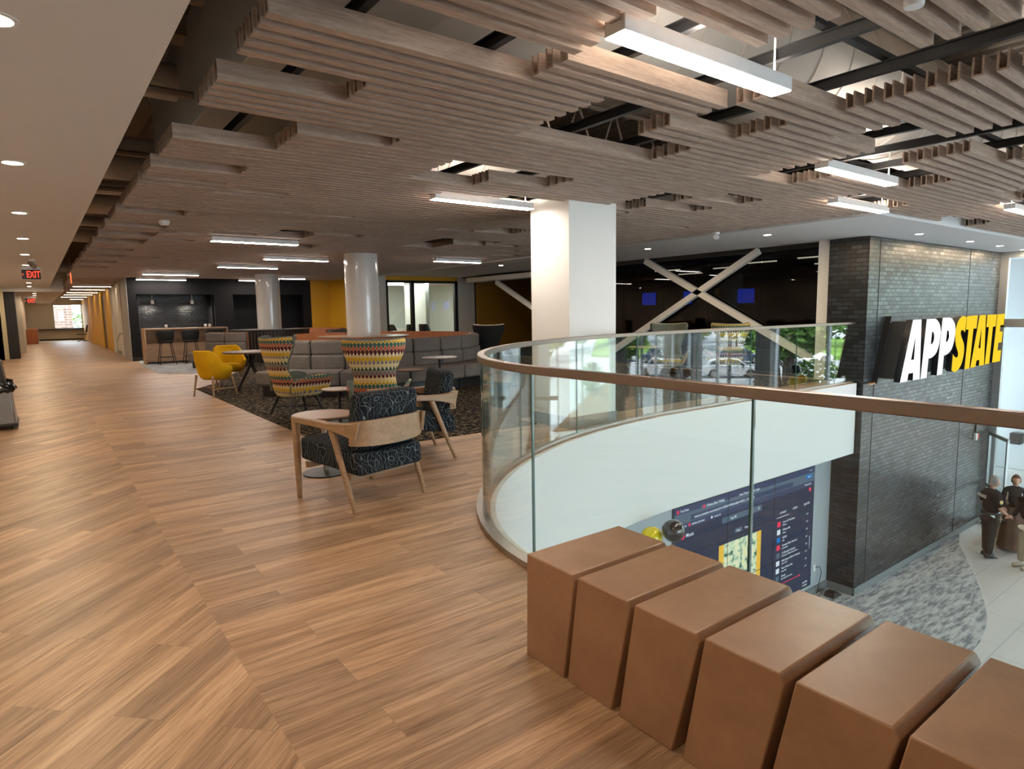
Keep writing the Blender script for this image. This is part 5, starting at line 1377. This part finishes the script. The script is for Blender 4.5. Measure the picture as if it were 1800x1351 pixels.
struct(MB().box(18.93, 19.06, 5.14, 5.3, ZL, 2.64).box(18.9, 19.1, 4.0, 4.08, ZL, -1.5).build('trim_7', alu_m))
struct(MB().box(18.945, 19.0, 5.5, 8, ZL, 2.64).build('wall_behind_pier', wallw_m))
dsk = thing('reception_desk', 'tan fronted desk behind the officer', 'desk', (17.72, 4.12, ZL), rad(-8))
MB().box(-.28, .28, -.65, .5, .05, .98).build('body', simple('tan_laminate', (.42, .34, .24), .5), dsk); MB().box(-.32, .32, -.69, .54, .98, 1.02).build('desk_top', oak_m, dsk); MB().box(-.26, .26, -.62, .48, 0, .08).build('plinth', white_m, dsk)
for i, (x, y) in enumerate(((17.60, 4.40), (17.53, 4.10))):
    t = thing('gift_box', 'small cream carton on the desk, ' + ['left one', 'right one'][i], 'box', (x, y, ZL+1.02), rad(20*i), 'cream cartons')
    MB().box(-.09, .09, -.07, .07, 0, .13).build('carton', simple('cream_card', (.62, .56, .44), .7), t, bevel=.005); MB().box(-.05, .05, -.071, .071, .13, .17).build('handle', MATS['cream_card'], t)

skin_m = simple('skin', (.50, .27, .19), .5); hair_m = fabric('grey_hair', (.16, .15, .15), (.33, .32, .31), scale=60)
def skin_fig(name, m, joints, edges, parent, sub=2, root=0, smooth=True):
    me = bpy.data.meshes.new(name); me.from_pydata([j[0] for j in joints], edges, []); me.materials.append(m)
    o = bpy.data.objects.new(name, me); COL.objects.link(o); o.parent = parent
    s_ = o.modifiers.new('skin', 'SKIN')
    lay = me.skin_vertices[0] if me.skin_vertices else None
    if lay is None:
        bmx = bmesh.new(); bmx.from_mesh(me); bmx.verts.layers.skin.verify(); bmx.to_mesh(me); bmx.free(); lay = me.skin_vertices[0]
    for i, j in enumerate(joints):
        r = j[1]; lay.data[i].radius = (r, r) if not isinstance(r, tuple) else r
        lay.data[i].use_root = (i == root)
    s_.use_smooth_shade = True
    sb = o.modifiers.new('sub', 'SUBSURF'); sb.levels = sub; sb.render_levels = sub
    return o
def head(parent, base, face_dir, r=.105, hair=hair_m, hat=False):
    """head with nose, ears, eyes and hair; base = chin-neck point"""
    fx_, fy_ = face_dir; c = Vector((base[0], base[1], base[2]+.135))
    f = Vector((fx_, fy_, 0)).normalized(); s_ = Vector((-f.y, f.x, 0))
    def W_(a, b, z): return c+f*a+s_*b+Vector((0, 0, z))
    mb = MB(); rows_ = []
    for i in range(13):
        ph = -pi/2+pi*i/12; row = []
        for j in range(25):
            th = 2*pi*j/24; a = cos(th); b = sin(th); z = sin(ph)*.125; w = cos(ph)
            fwd = .098*w*a; lat = .076*w*b
            if z < -.02 and a > 0: fwd += .012*w; lat *= .82                      # jaw
            if z < -.02 and a < 0: fwd *= .86
            if abs(b) < .3 and a > 0 and -.045 < z < .015: fwd += .022*(1-abs(b)/.3)  # nose
            if abs(b) < .5 and a > 0 and .015 < z < .04: fwd -= .004
            row.append(W_(fwd, lat, z))
        rows_.append(row)
    mb.grid(rows_); h = mb.build('head', skin_m, parent, smooth=True)
    for s in (-1, 1):
        e = MB().lathe([(.001, -.028), (.014, -.02), (.018, 0), (.014, .02), (.001, .028)], tuple(W_(-.005, s*.076, -.005)), 10); e.build('ear', skin_m, parent, smooth=True)
        MB().lathe([(.001, -.006), (.007, 0), (.001, .006)], tuple(W_(.088, s*.032, .012)), 8).build('eye', blackp_m, parent, smooth=True)
    MB().tube([W_(.098, -.022, -.062), W_(.104, 0, -.063), W_(.098, .022, -.062)], .004, 6).build('mouth', simple('lips', (.3, .1, .08), .5), parent)
    mb = MB(); rows_ = []
    for i in range(9):
        ph = -.30+(pi/2+.30)*i/8; row = []
        for j in range(25):
            th = 2*pi*j/24; a = cos(th); b = sin(th)
            zz = sin(ph)*.138; w = cos(ph)
            k = 1.09
            if a > .35 and zz < .055: k = .93
            row.append(W_((.10*w*a-.008)*k, .081*w*b*k, zz+.004))
        rows_.append(row)
    mb.grid(rows_); mb.build('hair', hair, parent, smooth=True)
def hand(parent, wrist, d, up, side_, m=skin_m, scale=1.0, curl=.5):
    """palm with five bent fingers; d = direction of the fingers"""
    wrist = Vector(wrist); d = Vector(d).normalized(); up = Vector(up); up = (up-d*up.dot(d)).normalized(); lat = d.cross(up)*side_
    J = [(wrist, .024), (wrist+d*.045, (.034, .018)), (wrist+d*.085, (.036, .016))]; E_ = [(0, 1), (1, 2)]
    for k, (off, L) in enumerate(((-.03, .068), (-.01, .078), (.011, .072), (.031, .056))):
        b = wrist+d*.09+lat*off; i0 = len(J)
        dd = (d-up*curl*.6).normalized(); d3 = (d-up*curl*1.8).normalized()
        J += [(b, .0095), (b+dd*L*.5, .009), (b+dd*L*.5+d3*L*.5, .0075)]; E_ += [(2, i0), (i0, i0+1), (i0+1, i0+2)]
    i0 = len(J); J += [(wrist+d*.03-lat*.04, .012), (wrist+d*.065-lat*.055-up*.015, .010), (wrist+d*.09-lat*.05-up*.03, .008)]; E_ += [(1, i0), (i0, i0+1), (i0+1, i0+2)]
    return skin_fig('hand', m, [(tuple(a), b) for a, b in J], E_, parent, 1)
# the officer (local: faces +x after rotation)
of = thing('person', 'grey haired person in a black POLICE shirt and dark trousers by the brick wall', 'person', (16.22, 4.40, ZL), rad(-42))
navy_m = fabric('navy_shirt', (.008, .010, .014), (.018, .020, .026), scale=90); trou_m = fabric('charcoal_trousers', (.022, .021, .022), (.04, .038, .038), scale=90)
J = [((0, 0, .98), (.19, .17)), ((.02, 0, 1.14), (.20, .175)), ((.01, 0, 1.30), (.175, .18)), ((-.02, 0, 1.43), (.12, .15)), ((-.01, 0, 1.52), (.062, .062)),
     ((-.02, .17, 1.42), (.085, .085)), ((-.03, .235, 1.28), (.075, .075)), ((-.02, .255, 1.16), (.064, .064)),
     ((-.02, -.17, 1.42), (.085, .085)), ((-.01, -.235, 1.28), (.075, .075)), ((.02, -.26, 1.15), (.064, .064))]
shirt_o = skin_fig('shirt', navy_m, J, [(0, 1), (1, 2), (2, 3), (3, 4), (3, 5), (5, 6), (6, 7), (3, 8), (8, 9), (9, 10)], of)
J = [((0, 0, .96), (.185, .175)), ((0, .09, .82), (.115, .12)), ((.01, .105, .48), (.088, .09)), ((.02, .11, .08), (.072, .072)), ((0, -.09, .82), (.115, .12)), ((-.03, -.10, .48), (.088, .09)), ((-.05, -.105, .08), (.072, .072))]
skin_fig('trousers', trou_m, J, [(0, 1), (1, 2), (2, 3), (0, 4), (4, 5), (5, 6)], of)
for s, x in ((1, .02), (-1, -.05)):
    MB().hull8([(x-.09, s*.108-.045, 0), (x+.2, s*.108-.04, 0), (x+.2, s*.108+.04, 0), (x-.09, s*.108+.045, 0), (x-.07, s*.108-.04, .10), (x+.10, s*.108-.035, .07), (x+.10, s*.108+.035, .07), (x-.07, s*.108+.04, .10)]).build('shoe', blackp_m, of, bevel=.025, bseg=3)
skin_fig('neck', skin_m, [((-.01, 0, 1.48), .055), ((.01, 0, 1.60), .052)], [(0, 1)], of, 1)
head(of, (.035, 0, 1.53), (1, 0))
for s, el, wr in ((-1, (.04, -.265, 1.10), (.22, -.19, .99)), (1, (0, .265, 1.10), (.20, .20, .99))):
    top_ = (.01, s*.258, 1.19)
    skin_fig('forearm', skin_m, [(top_, .046), (el, .048), (wr, .030)], [(0, 1), (1, 2)], of, 1)
    hand(of, wr, (Vector(wr)-Vector(el)).normalized(), (0, -s*.3, 1), s)
MB().lathe([(.195, .965), (.2, .99), (.195, 1.02)], (0.0, 0, 0), 32).build('belt', blackp_m, of, smooth=True).scale = (.90, .86, 1)
MB().hull8([(-.02, -.225, .78), (.06, -.225, .78), (.06, -.19, .78), (-.02, -.19, .78), (-.04, -.23, .98), (.05, -.23, .98), (.05, -.19, .98), (-.04, -.19, .98)]).build('holster', blackp_m, of, bevel=.01)
MB().box(.03, .10, -.235, -.225, .90, .915).box(.055, .065, -.236, -.225, .84, .96).build('key_ring', simple('key_metal', (.75, .7, .55), .3, .8), of)
tx_o = text_mesh('back_lettering', 'POLICE', .085, white_m, shirt_o, .002, bold=.003); tx_o.rotation_euler = (rad(80), 0, rad(-90)); tx_o.location = (-.205, 0, 1.36)
MB().prism([(.0+.035*cos(k*pi/4), 1.30+.045*sin(k*pi/4)) for k in range(8)], -.316, -.309, 'Y').build('shoulder_patch', simple('patch_gold', (.8, .68, .3), .6), shirt_o)
# person in brown
p2 = thing('person', 'person in a brown long skirt and dark top partly hidden at the right edge', 'person', (17.1, 4.22, ZL), rad(200))
brown_m = fabric('brown_cloth', (.075, .045, .035), (.13, .085, .065), scale=80)
mb = MB(); rows_ = []
for z, w, d_ in ((.06, .33, .26), (.3, .29, .23), (.6, .24, .2), (.9, .19, .155), (1.0, .165, .13)):
    rows_.append([((w+.012*sin(7*a_))*cos(a_), (d_+.012*sin(7*a_))*sin(a_), z) for a_ in [2*pi*j/36 for j in range(37)]])
mb.grid(rows_); mb.build('skirt', brown_m, p2, smooth=True)
J = [((0, 0, 1.0), (.14, .13)), ((0, 0, 1.2), (.14, .13)), ((0, 0, 1.36), (.10, .12)), ((0, 0, 1.45), (.05, .05)), ((0, .17, 1.36), (.06, .06)), ((.02, .21, 1.12), (.05, .05)), ((.14, .19, .98), (.04, .04)), ((0, -.17, 1.36), (.06, .06)), ((.02, -.21, 1.12), (.05, .05)), ((.14, -.17, .98), (.04, .04))]
skin_fig('top', navy_m, J, [(0, 1), (1, 2), (2, 3), (2, 4), (4, 5), (5, 6), (2, 7), (7, 8), (8, 9)], p2)
skin_fig('neck', skin_m, [((0, 0, 1.42), .045), ((.01, 0, 1.52), .045)], [(0, 1)], p2, 1)
head(p2, (.02, 0, 1.44), (1, 0), hair=fabric('brown_hair', (.06, .03, .015), (.12, .06, .03), scale=60))
for s in (-1, 1): hand(p2, (.15, s*.18, .97), (1, 0, -.2), (0, 0, 1), s); MB().box(-.04, .16, s*.09-.04, s*.09+.04, 0, .07).build('shoe', brown_m, p2, bevel=.02)
# person in khaki
p3 = thing('person', 'person in navy top and khaki trousers cut off by the right picture edge', 'person', (16.05, 3.70, ZL), rad(150))
khaki_m = fabric('khaki_cloth', (.36, .31, .24), (.48, .42, .33), scale=90)
J = [((0, 0, 1.0), (.16, .14)), ((0, 0, 1.2), (.165, .145)), ((-.01, 0, 1.38), (.11, .14)), ((0, 0, 1.5), (.055, .055)), ((0, .2, 1.40), (.07, .07)), ((0, .25, 1.18), (.06, .06)), ((.14, .24, 1.06), (.045, .045)), ((0, -.2, 1.40), (.07, .07)), ((0, -.25, 1.18), (.06, .06)), ((.14, -.22, 1.06), (.045, .045))]
skin_fig('shirt', navy_m, J, [(0, 1), (1, 2), (2, 3), (2, 4), (4, 5), (5, 6), (2, 7), (7, 8), (8, 9)], p3)
J = [((0, 0, .95), (.15, .15)), ((0, .09, .82), .10), ((0, .10, .46), .078), ((0, .10, .10), .068), ((0, -.09, .82), .10), ((0, -.10, .46), .078), ((0, -.10, .10), .068)]
skin_fig('trousers', khaki_m, J, [(0, 1), (1, 2), (2, 3), (0, 4), (4, 5), (5, 6)], p3)
skin_fig('neck', skin_m, [((0, 0, 1.46), .05), ((.01, 0, 1.58), .05)], [(0, 1)], p3, 1)
head(p3, (.02, 0, 1.5), (1, 0), hair=MATS['brown_hair'])
for s in (-1, 1): hand(p3, (.15, s*.23, 1.05), (1, 0, -.1), (0, 0, 1), s); MB().box(-.09, .19, s*.10-.045, s*.10+.045, 0, .09).build('shoe', khaki_m, p3, bevel=.03)

# =====================================================  OUTDOORS (beyond the facade)
struct(MB().box(26, 140, -110, 60, ZL-.3, ZL-.05).box(-40, 26, -110, -14.3, ZL-.3, ZL-.05).build('ground', simple('asphalt', (.34, .35, .37), .85, noise=.08, scale=.6)))
struct(MB().box(-40, 60, 55, 180, ZL-.3, ZL-.05).build('ground_far', simple('asphalt_back', (.25, .26, .27), .9)))
grass_m = fabric('lawn', (.10, .20, .03), (.22, .36, .07), scale=2); mulch_m = fabric('mulch', (.10, .055, .03), (.22, .13, .08), scale=3); curb_m = simple('concrete_curb', (.6, .58, .55), .8)
tag(MB().prism([(26, 3), (40, -6), (46, -13.5), (43, -16), (34, -10), (26, -6)], ZL-.05, ZL+.05).build('mulch_bed', mulch_m), 'brown mulch bed with shrubs outside the entrance', 'planting bed')
tag(MB().prism([(26, -12), (38, -24), (39, -30), (26, -22)], ZL-.05, ZL+.05).build('mulch_bed', mulch_m), 'brown mulch bed under the trees farther along the facade', 'planting bed')
tag(MB().prism([(36, -36), (52, -22), (54, -24), (38, -39)], ZL-.05, ZL+.06).build('grass_strip', grass_m), 'strip of lawn between the parking rows', 'lawn')
tag(MB().prism([(36, -35.6), (52, -21.6), (52.2, -22), (36.2, -36)], ZL-.05, ZL+.1).build('curb', curb_m), 'pale concrete curb along the lawn strip', 'curb')
tag(MB().prism([(60, -30), (100, -50), (110, -30), (70, -15)], ZL-.05, ZL+.3).build('grass_bank', grass_m), 'green bank far beyond the parking lot', 'lawn')
for i in range(5):
    tag(MB().prism([(38+i*1.9, -27.5+i*1.9), (40.2+i*1.9, -29.8+i*1.9), (40.35+i*1.9, -29.65+i*1.9), (38.15+i*1.9, -27.35+i*1.9)], ZL-.05, ZL-.04).build('parking_line', white_m), 'white painted parking line, ' + ORD[i], 'marking', 'parking lines')
def car(lab, loc, rz, col, sc_=1.0):
    t = thing('car', lab, 'car', loc, rz); t.scale = (sc_,)*3
    body = [(-2.25, .35), (-2.3, .75), (-2.05, 1.0), (-1.5, 1.08), (1.0, 1.02), (1.95, .9), (2.25, .70), (2.28, .4), (2.1, .28), (-2.1, .28)]
    MB().prism(body, -.88, .88, 'Y').build('body', simple('car_paint_%d' % len(MATS), col, .25, .3, 0.0, coat=.8), t, bevel=.09, bseg=4)
    cab = [(-2.0, 1.0), (-1.55, 1.48), (-.2, 1.60), (.5, 1.52), (1.25, 1.0)]
    MB().prism(cab, -.74, .74, 'Y').build('roof', MATS['car_paint_%d' % (len(MATS)-1)], t, bevel=.10, bseg=4)
    gl = simple('car_glass_%d' % len(MATS), (.03, .05, .06), .08)
    MB().prism([(-1.7, 1.05), (-1.42, 1.40), (-.5, 1.48), (-.5, 1.05)], -.755, .755, 'Y').prism([(-.42, 1.05), (-.42, 1.48), (.42, 1.44), (1.0, 1.06)], -.755, .755, 'Y').build('side_window', gl, t, bevel=.01)
    MB().hull8([(.62, -.62, 1.50), (.62, .62, 1.50), (1.3, .66, 1.04), (1.3, -.66, 1.04), (.58, -.6, 1.46), (.58, .6, 1.46), (1.22, .64, 1.02), (1.22, -.64, 1.02)]).build('windscreen', gl, t)
    for x in (-1.42, 1.42):
        for s in (-1, 1):
            wh_ = MB().prism([(x+.36*cos(k*pi/10), .36+.36*sin(k*pi/10)) for k in range(20)], s*.90-.11, s*.90+.02 if s > 0 else s*.90+.11, 'Y').build('wheel', blackp_m, t)
            MB().prism([(x+.22*cos(k*pi/5), .36+.22*sin(k*pi/5)) for k in range(10)], s*.925-.01, s*.925+.01, 'Y').build('hubcap', metal_m, wh_)
    for s in (-1, 1): MB().box(.75, .9, s*.95-.09, s*.95+.09, 1.0, 1.13).build('mirror', MATS['car_paint_%d' % (len(MATS)-2)] if False else blackp_m, t, bevel=.02)
    return t
car('silver crossover car parked outside, mirrored in the railing glass', (44.3, -18.9, ZL-.05), rad(45), (.55, .56, .60))
car('red car parked in the row beyond the silver one', (51.0, -30.2, ZL-.05), rad(50), (.45, .015, .025))
car('dark blue car parked beside the red one', (56.2, -25.9, ZL-.05), rad(50), (.03, .05, .10))
car('white car parked behind the silver crossover', (61.0, -21.5, ZL-.05), rad(50), (.75, .75, .75))
car('pale grey car at the left of the far parking row', (46.5, -35.0, ZL-.05), rad(50), (.5, .5, .5))
leaf_m = fabric('leaves', (.03, .085, .02), (.13, .24, .05), scale=4); leaf2_m = fabric('yellow_leaves', (.20, .22, .03), (.42, .40, .08), scale=4); bark_m = fabric('bark', (.06, .045, .035), (.14, .11, .09), scale=12)
def tree(lab, x, y, hgt, rad_, m=leaf_m, n_=700, trunks=1, seed=1, low=.35):
    R_ = random.Random(seed); t = thing('tree', lab, 'tree', (x, y, ZL-.05))
    tk = MB()
    for k in range(trunks):
        a = R_.uniform(0, 6.28); sp = .25 if trunks > 1 else 0
        tk.tube([(sp*cos(a)*.3, sp*sin(a)*.3, 0), (sp*cos(a), sp*sin(a), hgt*.3), (sp*2.5*cos(a)+R_.uniform(-.3, .3), sp*2.5*sin(a), hgt*.75)], [.14, .10, .05], 7)
    for k in range(9):
        a = R_.uniform(0, 6.28); z = hgt*R_.uniform(.3, .55)
        tk.tube([(0, 0, z), (rad_*.6*cos(a), rad_*.6*sin(a), z+hgt*.22)], [.05, .02], 5)
    tk.build('trunk', bark_m, t, smooth=True)
    lf = MB()
    for k in range(n_):
        u = R_.gauss(0, 1); v = R_.gauss(0, 1); w = R_.gauss(0, 1); L = math.sqrt(u*u+v*v+w*w)+1e-6; rr_ = R_.uniform(.45, 1.05)**.6
        c = Vector((u/L*rad_*rr_, v/L*rad_*rr_, hgt*(low+1)/2+w/L*hgt*(1-low)/2*rr_))
        s_ = R_.uniform(.12, .30)*rad_/2.2; a = Vector((R_.uniform(-1, 1), R_.uniform(-1, 1), R_.uniform(-.6, .6))).normalized(); b = a.orthogonal().normalized()
        nn = a.cross(b)*s_*.3
        lf.add([c+a*s_, c+b*s_*.6, c-a*s_, c-b*s_*.6, c+nn], [(0, 1, 4), (1, 2, 4), (2, 3, 4), (3, 0, 4)])
    lf.build('foliage', m, t)
tree('multi stem tree on the mulch bed nearest the entrance', 34.5, -8.8, 6.6, 2.6, leaf_m, 1100, 4, 3, .38)
tree('broad green tree behind the mulch bed', 40, -11.5, 7.5, 3.2, leaf_m, 900, 3, 4, .3)
tree('green tree left of the lamp pole in the parking lot', 41.5, -33.0, 8.5, 3.6, leaf_m, 1000, 1, 5, .3)
tree('yellowing tree behind the silver car', 57, -33.0, 6.0, 2.6, leaf2_m, 800, 1, 6, .25)
tree('dense tree near the far end of the facade', 31.5, -19.5, 7.5, 3.0, leaf_m, 1100, 3, 7, .25)
tree('tree leaning over the sidewalk by the facade', 30.0, -27, 8, 3.4, leaf_m, 900, 2, 8, .2)
for i, (x, y, h, r) in enumerate(((64, -48, 10, 6), (74, -38, 10, 6), (84, -28, 10, 6), (78, -14, 11, 7), (56, -58, 10, 6), (66, -2, 11, 7), (46, -52, 10, 5.5), (52, 3, 10, 6), (36, -48, 9, 5), (90, -50, 12, 8))):
    tree('large tree of the green belt beyond the parking lot, ' + ORD[i], x, y, h, r, leaf_m, 500, 1, 20+i, .15)
tree('low bushy shrub right of the mulch bed', 38.5, -5.2, 2.2, 1.6, leaf_m, 500, 3, 40, .05)
tree('low bushy shrub in the middle of the mulch bed', 43.3, -11.6, 1.9, 1.6, leaf_m, 450, 3, 41, .05)
tag(MB().cyl(24.5, -6.2, ZL, 1.6, .09, 14).build('lamp_pole', lampbody_m, smooth=True, autos=True), 'slim pale pole standing outside the facade', 'pole')
pc_m = simple('facade_column', (.30, .27, .25), .6)
for i, y in enumerate((-1.08, -4.2, -7.6)):
    tag(MB().box(19.7, 20.25, y-.28, y+.28, ZL-.05, 4.4).build('exterior_column', pc_m), 'square grey column outside the facade, ' + ORD[i] + ' to the brick wall', 'column', 'facade columns')
# view from the far corridor window
brk2 = brick('red_building_brick', (.26, .13, .09), (.4, .36, .32), .6, .2, .8, .3, .02, .2)
b2 = thing('far_building', 'brick building across the way seen in the corridor end window', 'building', (0, 0, 0))
MB().box(-1, 2.5, 62, 64, -4, 3.2).box(4.2, 12, 60, 64, -4, 3.0).build('wall', brk2, b2); MB().box(1.2, 3.0, 61.9, 62, .2, 2.2).build('window', fglass_m, b2)
tree('green tree between the brick buildings in the corridor end window', 3.3, 66, 6.5, 1.8, leaf_m, 500, 1, 60, .1)
